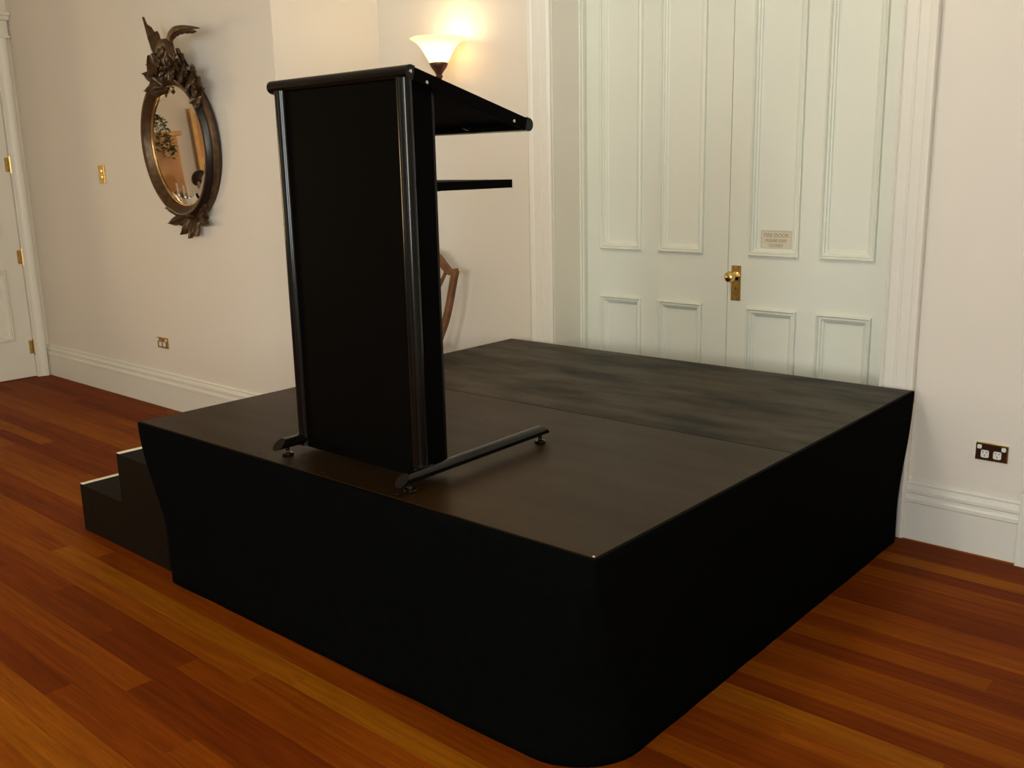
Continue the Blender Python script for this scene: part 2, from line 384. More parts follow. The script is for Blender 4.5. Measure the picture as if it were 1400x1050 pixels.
def casing(name, prof, path, base, u, n, mt='white'):
    """architrave: prof = (distance outward from opening edge, projection); path = inner edge corners; u horizontal axis, n towards the room"""
    m = MB(); u = Vector(u); n = Vector(n); base = Vector(base)
    k = len(path); rings = []
    for i, (a, z) in enumerate(path):
        if i == 0: d = (-1, 0)
        elif i == k-1: d = (1, 0)
        elif i == 1: d = (-1, 1)
        else: d = (1, 1)
        rings.append([base+u*(a+d[0]*w)+Vector((0, 0, z+d[1]*w))+n*t for w, t in prof])
    m.loft(rings); return struct(m.build(name, mt))
def arch_prof(W):
    return [(0, 0), (0, 0.016), (0.008, 0.020), (0.013, 0.016), (0.016, 0.010), (0.022, 0.014), (W*0.40, 0.017), (W*0.43, 0.024), (W*0.47, 0.024), (W*0.50, 0.020), (W*0.76, 0.024), (W*0.80, 0.028), (W*0.92, 0.033), (W*0.97, 0.030), (W, 0.022), (W, 0)]
casing('trim_1', arch_prof(0.142), [(OX0, 0), (OX0, OZ), (OX1, OZ), (OX1, 0)], (0, YW, 0), (1, 0, 0), (0, -1, 0))
casing('trim_2', arch_prof(0.142), [(DX0, 0.29), (DX0, OZ), (DX1, OZ), (DX1, 0.29)], (0, YW, 0), (1, 0, 0), (0, -1, 0))
struct(MB().box(DX0-0.150, DX0, YW-0.046, YW, 0, 0.29).box(DX1, DX1+0.150, YW-0.046, YW, 0, 0.29).build('trim_3', 'white', bevel=0.003))
# stop beads inside the deep reveal of the double door, on the left and right jambs and across the head
jb = MB()
for s, x in ((1, OX0), (-1, OX1)):
    jb.box(min(x, x+s*0.012), max(x, x+s*0.012), YD-0.042, YD-0.004, 0, OZ)
    jb.box(min(x, x+s*0.020), max(x, x+s*0.020), YD-0.030, YD-0.004, 0, OZ)
jb.box(OX0, OX1, YD-0.03, YD-0.004, OZ-0.02, OZ)
struct(jb.build('trim_4', 'door', bevel=0.003))
lin = MB().box(OX0, OX0+0.003, YW, YD-0.042, 0, OZ-0.003).box(OX1-0.003, OX1, YW, YD-0.042, 0, OZ-0.003).box(OX0, OX1, YW, YD-0.03, OZ-0.003, OZ)
struct(lin.build('trim_5', 'white'))

MOULD = [(0, 0), (0.002, 0.011), (0.007, 0.013), (0.011, 0.010), (0.013, 0.004), (0.019, 0.007), (0.024, 0.006), (0.028, 0.0), (0.033, -0.002), (0.038, -0.010), (0.042, -0.012), (0.042, -0.02), (0, -0.02)]
def leaf(name, W, H, panels, base, rz=0, mt='door', T=0.045):
    """panelled leaf: local x along the width, face towards local -y at y=0"""
    m = MB(); cols = sorted({(p[0], p[1]) for p in panels}); rws = sorted({(p[2], p[3]) for p in panels})
    xs = [0]+[v for c in cols for v in c]+[W]; zs = [0]+[v for r in rws for v in r]+[H]
    xs2 = [xs[0]]+[x+0.008*(1 if i % 2 else -1)*-1*-1 for i, x in enumerate(xs[1:-1])]+[xs[-1]]
    for i in range(0, len(xs), 2): m.box(xs[i], xs[i+1], 0, T, 0, H)          # stiles and muntins
    for c in cols:
        for i in range(0, len(zs), 2): m.box(c[0], c[1], 0.0002, T, zs[i], zs[i+1])  # rails
    d = struct(m.build(name, mt)); d.location = base; d.rotation_euler = (0, 0, rz)
    for (x0, x1, z0, z1) in panels:
        MB().box(x0, x1, 0.013, T-0.005, z0, z1).build('panel', mt, d)
        rings = []
        for sx, sz, X, Z in ((1, 1, x0, z0), (-1, 1, x1, z0), (-1, -1, x1, z1), (1, -1, x0, z1)):
            rings.append([(X+sx*w, -t*(1.35 if t > 0 else 1.0), Z+sz*w) for w, t in MOULD])
        mm = MB(); n = len(MOULD)
        vs = [v for r in rings for v in r]; fs = []
        for i in range(4):
            k = (i+1) % 4
            for j in range(n): fs.append((i*n+j, i*n+(j+1) % n, k*n+(j+1) % n, k*n+j))
        mm.add(vs, fs).build('panel_moulding', mt, d)
    return d
LZ, UZ = (0.26, 0.852), (1.096, 2.42)
LX = 0.209; RX = 1.0765
dl = leaf('door_1', 1.0735-LX, OZ-0.012, [(a-LX, b-LX, *z) for a, b in ((0.318, 0.578), (0.681, 0.939)) for z in (LZ, UZ)], (LX, YD, 0.008))
dr = leaf('door_2', 1.938-RX, OZ-0.012, [(a-RX, b-RX, *z) for a, b in ((1.182, 1.436), (1.533, 1.788)) for z in (LZ, UZ)], (RX, YD, 0.008))
d4 = leaf('door_4', DX1-DX0-0.006, OZ-0.012, [(a, b, *z) for a, b in ((0.11, 0.37), (0.47, 0.73)) for z in (LZ, UZ)], (DX0+0.003, YW+0.08, 0.008))
# single door in the left wall: local x runs along world +y, face looks to +x
d3 = leaf('door_3', 0.874, 2.488, [(a, b, *z) for a, b in ((0.12, 0.385), (0.475, 0.745)) for z in ((0.299, 0.845), (1.06, 2.33))], (XL-0.006, 0.501, 0.006), PI/2, 'white')
for z in (1.56, 0.87, 0.17):
    h = MB().tube([(0.880, -0.008, z), (0.880, -0.008, z+0.125)], 0.0075, 8).build('hinge', 'dull_brass', d3, smooth=True)
    MB().box(0.845, 0.876, -0.002, 0.001, z+0.01, z+0.115).build('hinge_leaf', 'dull_brass', h)
casing('trim_6', [(0, 0), (0, 0.016), (0.006, 0.020), (0.012, 0.014), (0.03, 0.018), (0.045, 0.026), (0.06, 0.03), (0.078, 0.028), (0.083, 0.02), (0.083, 0)],
       [(0.498, 0), (0.498, 2.5), (1.381, 2.5), (1.381, 0)], (XL, 0, 0), (0, 1, 0), (1, 0, 0))
cp = MB().box(XL, XL+0.030, 0.405, 1.478, 2.54, 2.66).box(XL, XL+0.055, 0.40, 1.490, 2.66, 2.69).box(XL, XL+0.04, 0.402, 1.486, 2.535, 2.555).box(XL, XL+0.07, 0.40, 1.492, 2.69, 2.715)
struct(cp.build('trim_7', 'white', bevel=0.004))
# picture rail out of sight above and a coved cornice
struct(MB().loft([[(x, YM, CEIL), (x, YM, CEIL-0.14), (x, YM-0.02, CEIL-0.13), (x, YM-0.05, CEIL-0.06), (x, YM-0.12, CEIL-0.02), (x, YM-0.14, CEIL)] for x in (XL, XM)]).build('trim_8', 'white'))

# ------------------------------------------------------------------ windows
def window(name, u0, u1, z0, z1, mk, rz, loc, wood='white'):
    """local x along the wall, z up, glass at local y=0.12, room at -y"""
    w = MB(); W = u1-u0; H = z1-z0
    w.box(-0.08, 0.0, -0.03, 0.02, -0.05, H+0.08); w.box(W, W+0.08, -0.03, 0.02, -0.05, H+0.08); w.box(0, W, -0.03, 0.02, H, H+0.08)
    w.box(0, 0.03, 0.0, 0.25, 0, H); w.box(W-0.03, W, 0.0, 0.25, 0, H); w.box(0.03, W-0.03, 0, 0.25, H-0.03, H)
    o = struct(w.build(name, wood)); o.location = loc; o.rotation_euler = (0, 0, rz)
    MB().box(-0.1, W+0.1, -0.10, 0.25, -0.04, 0.0).build('sill', wood, o, bevel=0.004)
    for k, (a, b) in enumerate(((0.0, H/2+0.02), (H/2-0.02, H-0.03))):
        s = MB(); y = 0.14+0.04*k
        s.box(0.03, W-0.03, y, y+0.035, a, a+0.05); s.box(0.03, W-0.03, y, y+0.035, b-0.045, b)
        s.box(0.03, 0.08, y, y+0.035, a+0.05, b-0.045); s.box(W-0.08, W-0.03, y, y+0.035, a+0.05, b-0.045); s.box(W/2-0.012, W/2+0.012, y+0.005, y+0.03, a+0.05, b-0.045)
        sh = s.build('sash', wood, o)
        MB().box(0.08, W/2-0.012, y+0.015, y+0.019, a+0.05, b-0.045).build('pane', 'pane', sh)
        MB().box(W/2+0.012, W-0.08, y+0.015, y+0.019, a+0.05, b-0.045).build('pane', 'pane', sh)
    return o
for k, (a, b) in enumerate(FW):
    window('window_%d' % (k+1), a, b, 0.8, 2.95, None, PI, (b, YF, 0.8))  # last of the row is added to spread the light
window('window_6', -6.3, -5.3, 0.8, 2.9, None, PI, (-5.3, -3.6, 0.8))  # added opening for the lamp that lights the annex
window('window_5', 0, 1.2, 0.8, 2.95, None, -PI/2, (XR, -2.7, 0.8))  # added opening for the lamp on the right
window('window_4', WY0, WY1, WZ0, WZ1, None, PI/2, (XA, WY0, WZ0), 'shutter')
def shutter(loc, rz, label):
    t = thing('window_shutter', label, 'shutter', loc, rz)
    f = MB(); W, H = 0.235, 1.18
    f.box(0, 0.05, 0, 0.03, 0, H); f.box(W-0.05, W, 0, 0.03, 0, H)
    for z in (0, 0.56, H-0.07): f.box(0.05, W-0.05, 0, 0.03, z, z+0.07)
    f.build('shutter_frame', 'shutter', t, bevel=0.003)
    for z0, z1 in ((0.07, 0.56), (0.63, H-0.07)): MB().box(0.05, W-0.05, 0.012, 0.018, z0, z1).build('shutter_panel', 'orange_wood', t)
    return t
shutter((XA+0.045, WY1+0.27, WZ0), -PI/2, 'honey pine shutter folded open beside the window, near leaf in the mirror')
shutter((XA+0.045, WY0-0.09, WZ0), -PI/2, 'honey pine shutter folded open on the far side of the window in the mirror')
# ------------------------------------------------------------------ stage platform
SH = 0.635; SW = 2.124; SD = 2.145; TH = 0.0146
stage = thing('stage_platform', 'low black stage with two dark plywood deck panels and a black cloth skirt', 'stage', (0, 0, 0), TH)
for k, mt in ((0, 'ply'), (1, 'ply_worn')):
    y0 = 0.004 if k == 0 else SD/2+0.0012; y1 = SD/2-0.0012 if k == 0 else SD-0.004
    p = MB().box(0.004, SW-0.004, y0, y1, SH-0.018, SH-(0.0 if k else 0.0004)).build('deck_panel', mt, stage, bevel=0.002)
    p['label'] = 'scuffed black ply panel at the back of the stage' if k else 'smooth dark brown ply panel at the front of the stage'
ed = MB(); e = 0.0045
ed.box(-0.004, SW+0.004, -0.004, 0.0035, SH-0.05, SH-0.002); ed.box(-0.004, SW+0.004, SD-0.0035, SD+0.004, SH-0.05, SH-0.002)
ed.box(-0.004, 0.0035, 0.0035, SD-0.0035, SH-0.05, SH-0.002); ed.box(SW-0.0035, SW+0.004, 0.0035, SD-0.0035, SH-0.05, SH-0.002)
ed.build('edge_strip', 'black_panel', stage, bevel=0.0015)
fr = MB()
for x in (0.2, SW-0.2):
    for y in (0.2, SD/2-0.2, SD/2+0.2, SD-0.2): 
        fr.v and None
        o = MB().box(x-0.02, x+0.02, y-0.02, y+0.02, 0, SH-0.06).build('leg', 'black_metal', stage)
MB().box(0.02, SW-0.02, 0.02, SD-0.02, SH-0.06, SH-0.0185).build('frame', 'black_metal', stage)
def skirt_ring(t, n_side=34, n_c=10):
    z = (SH-0.004)*(1-t)
    s = min(1, t*1.25); s = s*s*(3-2*s)
    inset = -0.006+0.024*s; r = 0.004+0.105*s
    pts = []
    x0, x1, y0, y1 = inset, SW-inset, inset*0.9, SD-max(inset, 0.002)*1.2
    if t == 0: r = 0.003
    rF, rR, rB, rL = [0.003+(q*s if t else 0) for q in (0.21, 0.02, 0.03, 0.09)]
    cs = [((x1-rF, y0+rF), -PI/2, rF), ((x1-rR, y1-rR), 0, rR), ((x0+rB, y1-rB), PI/2, rB), ((x0+rL, y0+rL), PI, rL)]
    arcs = []
    for (cx, cy), a0, r in cs:
        arcs.append([(cx+r*math.cos(a0+PI/2*k/n_c), cy+r*math.sin(a0+PI/2*k/n_c)) for k in range(n_c+1)])
    for i in range(4):
        pts += arcs[i]; a = arcs[i][-1]; b = arcs[(i+1) % 4][0]
        for k in range(1, n_side): pts.append((a[0]+(b[0]-a[0])*k/n_side, a[1]+(b[1]-a[1])*k/n_side))
    out = []
    n = len(pts)
    for k, (x, y) in enumerate(pts):
        dx, dy = x-SW/2, y-SD/2; l = math.hypot(dx, dy)
        w = 0.006*s*(math.sin(k*0.42)+0.6*math.sin(k*1.07+1.3+3*t)+0.35*math.sin(k*0.17+t*5))*(0.4+0.6*math.sin(PI*min(1, t)))
        # soft bulges that a hanging cloth makes near its corners
        out.append((x-dx/l*abs(w)*0.8, y-dy/l*abs(w)*0.8, z))
    return out
sk = MB().loft([skirt_ring(t) for t in (0, 0.03, 0.08, 0.14, 0.2, 0.27, 0.34, 0.42, 0.5, 0.6, 0.7, 0.8, 0.9, 0.96, 1.0)], cap=False)
so = sk.build('skirt', 'cloth', stage, smooth=True)
md = so.modifiers.new('thickness', 'SOLIDIFY'); md.thickness = 0.002; md.offset = -1
for j in range(2):
    y0 = 0.03 if j == 0 else SD/2+0.03; y1 = SD/2-0.03 if j == 0 else SD-0.03
    spots = [(0.05+k*(SW-0.1)/6, y) for k in range(7) for y in (y0, y1)]+[(x, y0+(y1-y0)*k/4) for x in (0.03, SW/2, SW-0.03) for k in (1, 2, 3)]
    for x, y in spots: MB().lathe([(0.0, 0), (0.0042, 0), (0.0035, 0.0009), (0.0012, 0.0006), (0, 0.0006)], 8, (x, y, SH)).build('deck_screw', 'dark', stage)
# a tiny bright tack on the near corner of the deck
MB().lathe([(0, 0), (0.004, 0), (0.003, 0.002), (0, 0.0025)], 10, (SW-0.010, 0.008, SH)).build('corner_tack', 'chrome', stage, smooth=True)

# ------------------------------------------------------------------ steps at the left of the stage
st = thing('stage_steps', 'two black wooden steps with cream nosing strips against the left side of the stage', 'steps', (0, 0, 0))
Y0, Y1 = 0.070, 0.93
def step_side(y): 
    return MB().prism([(-0.757, 0), (-0.018, 0), (-0.018, 0.408), (-0.372, 0.408), (-0.372, 0.196), (-0.757, 0.196)], y, y+0.018, 'y')
for y in (Y0, Y1-0.018): step_side(y).build('side_panel', 'step', st, bevel=0.0015)
for k in (0, 1):
    x0 = -0.757+0.385*k; x1 = x0+0.385 if k == 0 else -0.018
    tr = MB().box(x0, x1, Y0, Y1, 0.196+0.212*k, 0.212+0.212*k).build('tread', 'step', st, bevel=0.002)
    MB().box(x0-0.004, x0+0.020, Y0+0.004, Y1-0.004, 0.204+0.212*k, 0.2145+0.212*k).build('nosing_strip', 'nosing', tr, bevel=0.0015)
    MB().box(x0+0.001, x0+0.016, Y0+0.018, Y1-0.018, 0.212*k, 0.196+0.212*k).build('riser', 'step', st)
for (x, z) in ((-0.19, 0.27), (-0.33, 0.36), (-0.70, 0.1), (-0.33, 0.06), (-0.08, 0.06)): MB().lathe([(0, 0), (0.004, 0), (0.003, -0.0015), (0, -0.0015)], 8, (x, Y0, z), 'y').build('screw', 'black_metal', st)

# ------------------------------------------------------------------ lectern
LX0, LX1, LY = 0.820, 1.380, 0.165
lec = thing('lectern', 'tall black lectern with a sloping reading top and round front posts, standing on the stage', 'lectern', (0, 0, SH))
def W2(z): return z-SH
def fluted(cx, cy, z0, z1, R=0.0225):
    pts = []
    n = 48
    for k in range(n):
        a = 2*PI*k/n; r = R-(0.0022 if k % 8 in (0,) else 0)
        pts.append((cx+r*math.cos(a), cy+r*math.sin(a)))
    return MB().loft([[(x, y, z0) for x, y in pts], [(x, y, z1) for x, y in pts]])
def topz(y): return 1.787-(y-0.165)*0.268      # underside of the reading top
for x in (LX0, LX1):
    fluted(x, LY, W2(0.655), W2(1.787)).build('post', 'black_metal', lec, smooth=True)
MB().box(LX0+0.018, LX1-0.018, LY-0.008, LY+0.006, W2(0.652), W2(1.782)).build('front_panel', 'black_panel', lec, bevel=0.001)
for s, x in ((-1, LX0-0.008), (1, LX1-0.008)):
    MB().prism([(LY+0.015, W2(0.650)), (LY+0.102, W2(0.650)), (LY+0.102, W2(topz(LY+0.102))-0.002), (LY+0.015, W2(topz(LY+0.015))-0.002)], x-0.009, x+0.009, 'x').build('side_panel', 'black_panel', lec, bevel=0.0015)
    MB().box(x-0.0105, x+0.0105, LY+0.098, LY+0.108, W2(0.650), W2(topz(LY+0.108))-0.002).build('edge_trim', 'black_metal', lec, bevel=0.002)
MB().box(LX0+0.001, LX1-0.001, LY+0.09, LY+0.097, W2(0.655), W2(1.745)).build('back_panel', 'black_panel', lec)
# feet: oval tubes cut at a slant, each on two screw levellers
for s, x in ((-1, LX0-0.002), (1, LX1+0.018)):
    zc = 0.042; rings = []
    ya, yb = 0.038, 0.745
    n = 20
    for (y, sl) in ((ya, 1), (0.20, 0), (0.5, 0), (0.70, 0), (yb, -1)):
        ring = []
        for k in range(n):
            a = 2*PI*k/n; dx, dz = 0.0225*math.cos(a), 0.017*math.sin(a)
            yy = y+(sl*(dz+0.017)*1.15)
            ring.append((x+dx+(0.045*(0.4-y) if s > 0 else 0), yy, zc+dz))
        rings.append(ring)
    ft = MB().loft(rings).build('foot_bar', 'black_metal', lec, smooth=True)
    for y in (0.090, 0.705):
        MB().lathe([(0, 0), (0.019, 0), (0.020, 0.004), (0.017, 0.008), (0.007, 0.010), (0.006, 0.028), (0, 0.028)], 20, (x+(0.045*(0.4-y) if s > 0 else 0), y, 0.0)).build('leveller', 'chrome' if 0 else 'black_metal', ft, smooth=True)
        MB().lathe([(0, 0), (0.0075, 0), (0.0075, 0.005), (0, 0.005)], 6, (x+(0.045*(0.4-y) if s > 0 else 0), y, 0.0105)).build('nut', 'chrome', ft)
    MB().lathe([(0, 0.001), (0.008, 0.001), (0.008, -0.002), (0.004, -0.0035), (0, -0.0035)], 12, (x+(-0.0 if s > 0 else 0.0), LY-0.022, zc+0.004), 'y').build('bolt', 'chrome', lec, smooth=True)
    MB().lathe([(0.0225, 0), (0.0245, 0.003), (0.0245, 0.012), (0.0228, 0.014)], 24, (x-0.003, LY, zc-0.022+0.026)).build('collar', 'black_metal', lec, smooth=True)
# reading top
ang = math.atan2(0.142, 0.525)
rt = MB().box(0.745+0.032, 1.398, 0.002, 0.515, -0.002, 0.016).build('reading_top', 'black_panel', lec, bevel=0.001)
rt.location = (0, 0.163, W2(1.800)); rt.rotation_euler = (-ang, 0, 0)
def edge_poly():
    pts = []
    for k in range(13):
        a = PI/2+PI*k/12; pts.append((0.0+0.020*math.cos(a), 0.003+0.020*math.sin(a)))
    return pts+[(0.012, -0.017), (0.012, 0.0229)]
def edge_bar(y, flip):
    pl = [(y+(p if not flip else -p), q) for p, q in edge_poly()]
    return MB().prism(pl, 0.762, 1.402, 'x')
b1 = edge_bar(0.008, False).build('edge_bar', 'black_metal', rt, smooth=True)
b2 = edge_bar(0.510, True).build('edge_bar', 'black_metal', rt, smooth=True)
for x0, x1 in ((0.762, 0.777), (1.387, 1.402)):
    MB().box(x0, x1, 0.02, 0.498, -0.016, 0.020).build('side_rail', 'black_panel', rt, bevel=0.003)
for y in (0.006, 0.070, 0.44):
    z = 0.004 if y == 0.006 else -0.006
    MB().lathe([(0, -0.001), (0.0052, -0.001), (0.0052, 0.002), (0.003, 0.0035), (0, 0.0035)], 12, (1.402, y, z), 'x').build('bolt', 'chrome', rt, smooth=True)
for x in (0.90, 1.15): MB().box(x, x+0.035, 0.47, 0.482, -0.010, -0.002).box(x+0.012, x+0.022, 0.466, 0.486, -0.014, -0.010).build('pen_catch', 'black_metal', rt)
# shelf
sh = MB().box(0.80, 1.382, LY+0.108, 0.596, W2(1.481), W2(1.506)).build('shelf', 'black_panel', lec, bevel=0.0015)
MB().box(1.19, 1.23, 0.42, 0.432, W2(1.475), W2(1.481)).build('shelf_bracket', 'black_metal', sh)

# ------------------------------------------------------------------ wall fittings
def rrect(w, h, r, n=5):
    pts = []
    for cx, cy, a0 in ((w-r, r, -PI/2), (w-r, h-r, 0), (r, h-r, PI/2), (r, r, PI)):
        pts += [(cx+r*math.cos(a0+PI/2*k/n), cy+r*math.sin(a0+PI/2*k/n)) for k in range(n+1)]
    return pts
def gpo(name, label, x, z, y, w, h, face, rim):
    t = thing(name, label, 'power socket', (x, y, z))
    MB().prism([(a, b) for a, b in rrect(w, h, 0.002)], 0, -0.007, 'y').build('rim', rim, t, bevel=0.0015)
    MB().prism([(0.0045+a, 0.0045+b) for a, b in rrect(w-0.009, h-0.009, 0.001)], -0.006, -0.0085, 'y').build('face_plate', face, t)
    for cx in (0.30*w, 0.68*w):
        s = MB().prism([(cx-0.0145+a, 0.012+b) for a, b in rrect(0.029, 0.030, 0.006)], -0.0075, -0.0115, 'y').build('socket_insert', 'plastic', t, bevel=0.0008)
        for dx, dz, r in ((-0.007, 0.0075, 0.6), (0.007, 0.0075, -0.6), (0, -0.006, 0)):
            c, q = math.cos(r), math.sin(r)
            MB().prism([(cx+dx+a*c-b*q, 0.027+dz+a*q+b*c) for a, b in ((-0.0012, -0.004), (0.0012, -0.004), (0.0012, 0.004), (-0.0012, 0.004))], -0.0112, -0.0119, 'y').build('slot', 'dark', s)
    for cx in (0.115*w, 0.86*w):
        sw = MB().prism([(cx-0.0075+a, h-0.0245+b) for a, b in rrect(0.016, 0.016, 0.004)], -0.0075, -0.012, 'y').build('rocker', 'plastic', t, bevel=0.001)
    return t
gpo('power_socket', 'brown double power socket with brass rim and cream inserts right of the stage', 2.331, 0.386, YW, 0.118, 0.070, 'plate_brown', 'brass')
gpo('power_socket', 'brass double power socket on the wall below the oval mirror', -2.628, 0.408, YM, 0.136, 0.072, 'dull_brass', 'brass')
sw = thing('light_switch', 'upright brass light switch plate left of the mirror', 'light switch', (-3.195, YM, 1.483))
MB().prism(rrect(0.083, 0.122, 0.002), 0, -0.009, 'y').build('switch_plate', 'brass', sw, bevel=0.002)
for z in (0.035, 0.075): MB().prism([(0.034+a, z+b) for a, b in rrect(0.016, 0.018, 0.003)], -0.008, -0.013, 'y').build('rocker', 'brass', sw, bevel=0.001)
hk = MB().lathe([(0, 0), (0.007, 0), (0.007, -0.006), (0.003, -0.012), (0.006, -0.018), (0, -0.02)], 14, (0, 0, 0), 'y').build('picture_hook', 'bronze_dark', smooth=True, loc=(-0.452, YW, 2.198))
tag(hk, 'tiny dark hook on the wall just right of the lit wall lamp', 'hook')

# door knob, its plate and the fire notice
kn = thing('door_knob', 'round brass knob on an upright brass lock plate of the white double doors', 'door knob', (1.121, YD, 0.97))
MB().prism([(-0.025+a, -0.083+b) for a, b in rrect(0.050, 0.168, 0.001)], 0.0, -0.004, 'y').build('lock_plate', 'dull_brass', kn, bevel=0.0015)
MB().prism([(-0.019+a, -0.077+b) for a, b in rrect(0.038, 0.156, 0.001)], -0.0035, -0.0055, 'y').build('plate_border', 'dull_brass', kn, bevel=0.001)
MB().lathe([(0, -0.004), (0.021, -0.004), (0.021, -0.009), (0.015, -0.013), (0.009, -0.018), (0.008, -0.036), (0.013, -0.042), (0.022, -0.048), (0.0265, -0.056), (0.0275, -0.063), (0.0255, -0.071), (0.020, -0.078), (0.0195, -0.080), (0.012, -0.084), (0, -0.086)], 28, (0, 0, 0.036), 'y').build('knob', 'brass', kn, smooth=True)
kh = MB().lathe([(0, -0.005), (0.008, -0.005), (0.008, -0.0075), (0, -0.0075)], 14, (0.001, 0, -0.022), 'y').prism([(-0.004, -0.05), (0.006, -0.05), (0.004, -0.022), (-0.002, -0.022)], -0.005, -0.0075, 'y').build('keyhole_cover', 'dull_brass', kn, bevel=0.0006)
for z in (-0.074, 0.074): MB().lathe([(0, -0.005), (0.004, -0.005), (0.0035, -0.0065), (0, -0.007)], 10, (0, 0, z), 'y').build('screw', 'brass', kn, smooth=True)
sg = thing('fire_door_sign', 'small cream sign reading FIRE DOOR PLEASE KEEP CLOSED, above the brass knob', 'sign', (1.236, YD+0.013, 1.137))
MB().prism(rrect(0.158, 0.090, 0.001), 0, -0.003, 'y').build('sign_plate', 'sign', sg, bevel=0.0008)
bd = MB(); w, h, q = 0.158, 0.090, 0.0055
for a in ((q, w-q, q, q+0.0012), (q, w-q, h-q-0.0012, h-q), (q, q+0.0012, q, h-q), (w-q-0.0012, w-q, q, h-q)): bd.box(a[0], a[1], -0.0034, -0.003, a[2], a[3])
bd.build('sign_border', 'sign_text', sg)
for txt, z, s in (('FIRE DOOR', 0.058, 0.0245), ('PLEASE KEEP', 0.035, 0.0190), ('CLOSED', 0.013, 0.0190)):
    cu = bpy.data.curves.new('lettering', 'FONT'); cu.body = txt; cu.size = s; cu.align_x = 'CENTER'; cu.extrude = 0.0003; cu.offset = 0.0004
    tmp = bpy.data.objects.new('tmp', cu); COL.objects.link(tmp); bpy.context.view_layer.update()
    me = bpy.data.meshes.new_from_object(tmp.evaluated_get(bpy.context.evaluated_depsgraph_get())); bpy.data.objects.remove(tmp)
    me.materials.clear(); me.materials.append(M['sign_text'])
    o = bpy.data.objects.new('lettering', me); COL.objects.link(o); o.parent = sg; o.location = (0.079, -0.0036, z); o.rotation_euler = (PI/2, 0, 0)

# ------------------------------------------------------------------ wall lamp
sc = thing('wall_lamp', 'lit wall lamp with flared frosted glass bowl on a dark bronze stem, behind the lectern', 'wall lamp', (-0.435, 2.068, 2.07))
prof_o = [(0.038, 0.0), (0.047, 0.010), (0.060, 0.032), (0.076, 0.062), (0.092, 0.088), (0.110, 0.108), (0.130, 0.122), (0.145, 0.131), (0.1465, 0.135)]
prof = prof_o+[(r-0.0045, z+0.0015) for r, z in prof_o[::-1]]
ms = MB(); rings = []
for r, z in prof:
    ring = []
    for k in range(40):
        a = 2*PI*k/40; fl = 1+0.012*math.cos(8*a)*(r/0.145)**2
        ring.append((r*fl*math.cos(a), r*fl*math.sin(a), z))
    rings.append(ring)
ms.loft(rings, cap=False).build('lamp_shade', 'shade', sc, smooth=True)
cupr = []
for r, z in [(0.0, -0.055), (0.014, -0.055), (0.018, -0.045), (0.026, -0.032), (0.040, -0.014), (0.046, 0.0), (0.047, 0.008), (0.044, 0.013), (0.040, 0.010), (0.030, -0.004), (0, -0.006)]:
    cupr.append([((r*(1+(0.05 if (k % 2 and z > -0.002) else 0)))*math.cos(2*PI*k/32), (r*(1+(0.05 if (k % 2 and z > -0.002) else 0)))*math.sin(2*PI*k/32), z) for k in range(32)])
MB().loft(cupr).build('gallery_cup', 'bronze_dark', sc, smooth=True)
MB().lathe([(0, -0.05), (0.016, -0.05), (0.021, -0.060), (0.014, -0.068), (0.012, -0.085), (0.018, -0.10), (0.026, -0.112), (0.020, -0.130), (0.012, -0.150), (0.008, -0.165), (0, -0.170)], 20).build('stem', 'bronze_dark', sc, smooth=True)
MB().tube([(0, 0.0, -0.115), (0, 0.05, -0.15), (0, 0.10, -0.16), (0, 0.150, -0.16)], [0.010, 0.010, 0.010, 0.012], 12).build('arm', 'bronze_dark', sc, smooth=True)
MB().lathe([(0, 0.1575), (0.036, 0.1575), (0.036, 0.150), (0.028, 0.143), (0.02, 0.138), (0, 0.134)], 28, (0, 0, -0.185), 'y', sy=1.3).build('wall_plate', 'bronze_dark', sc, smooth=True)
MB().lathe([(0, 0.0), (0.012, 0.0), (0.013, 0.025), (0.022, 0.045), (0.028, 0.065), (0.026, 0.085), (0.015, 0.10), (0, 0.104)], 20).build('bulb', 'bulb', sc, smooth=True)
pl = bpy.data.lights.new('wall_lamp_light', 'POINT'); pl.energy = SCONCE_W; pl.color = (1.0, 0.76, 0.46); pl.shadow_soft_size = 0.05
po = bpy.data.objects.new('wall_lamp_light', pl); COL.objects.link(po); po.parent = sc; po.location = (0, 0, 0.150)

# ------------------------------------------------------------------ ceiling pendant (above the picture)
pd = thing('ceiling_pendant', 'opal glass ceiling pendant on a brass rod above the room', 'ceiling light', (1.35, 0.55, CEIL))
MB().lathe([(0, 0), (0.06, 0), (0.055, -0.02), (0.02, -0.03), (0, -0.03)], 24).build('ceiling_rose', 'brass', pd, smooth=True)
MB().tube([(0, 0, -0.02), (0, 0, -0.22)], 0.006, 8).build('rod', 'brass', pd, smooth=True)
MB().lathe([(0.02, -0.21), (0.10, -0.225), (0.19, -0.27), (0.225, -0.33), (0.20, -0.38), (0.11, -0.415), (0, -0.425)], 32).build('lamp_shade', 'shade', pd, smooth=True)
pl = bpy.data.lights.new('pendant_light', 'POINT'); pl.energy = PENDANT_W; pl.color = (1.0, 0.95, 0.86); pl.shadow_soft_size = 0.16
po = bpy.data.objects.new('pendant_light', pl); COL.objects.link(po); po.parent = pd; po.location = (0, 0, -0.60)

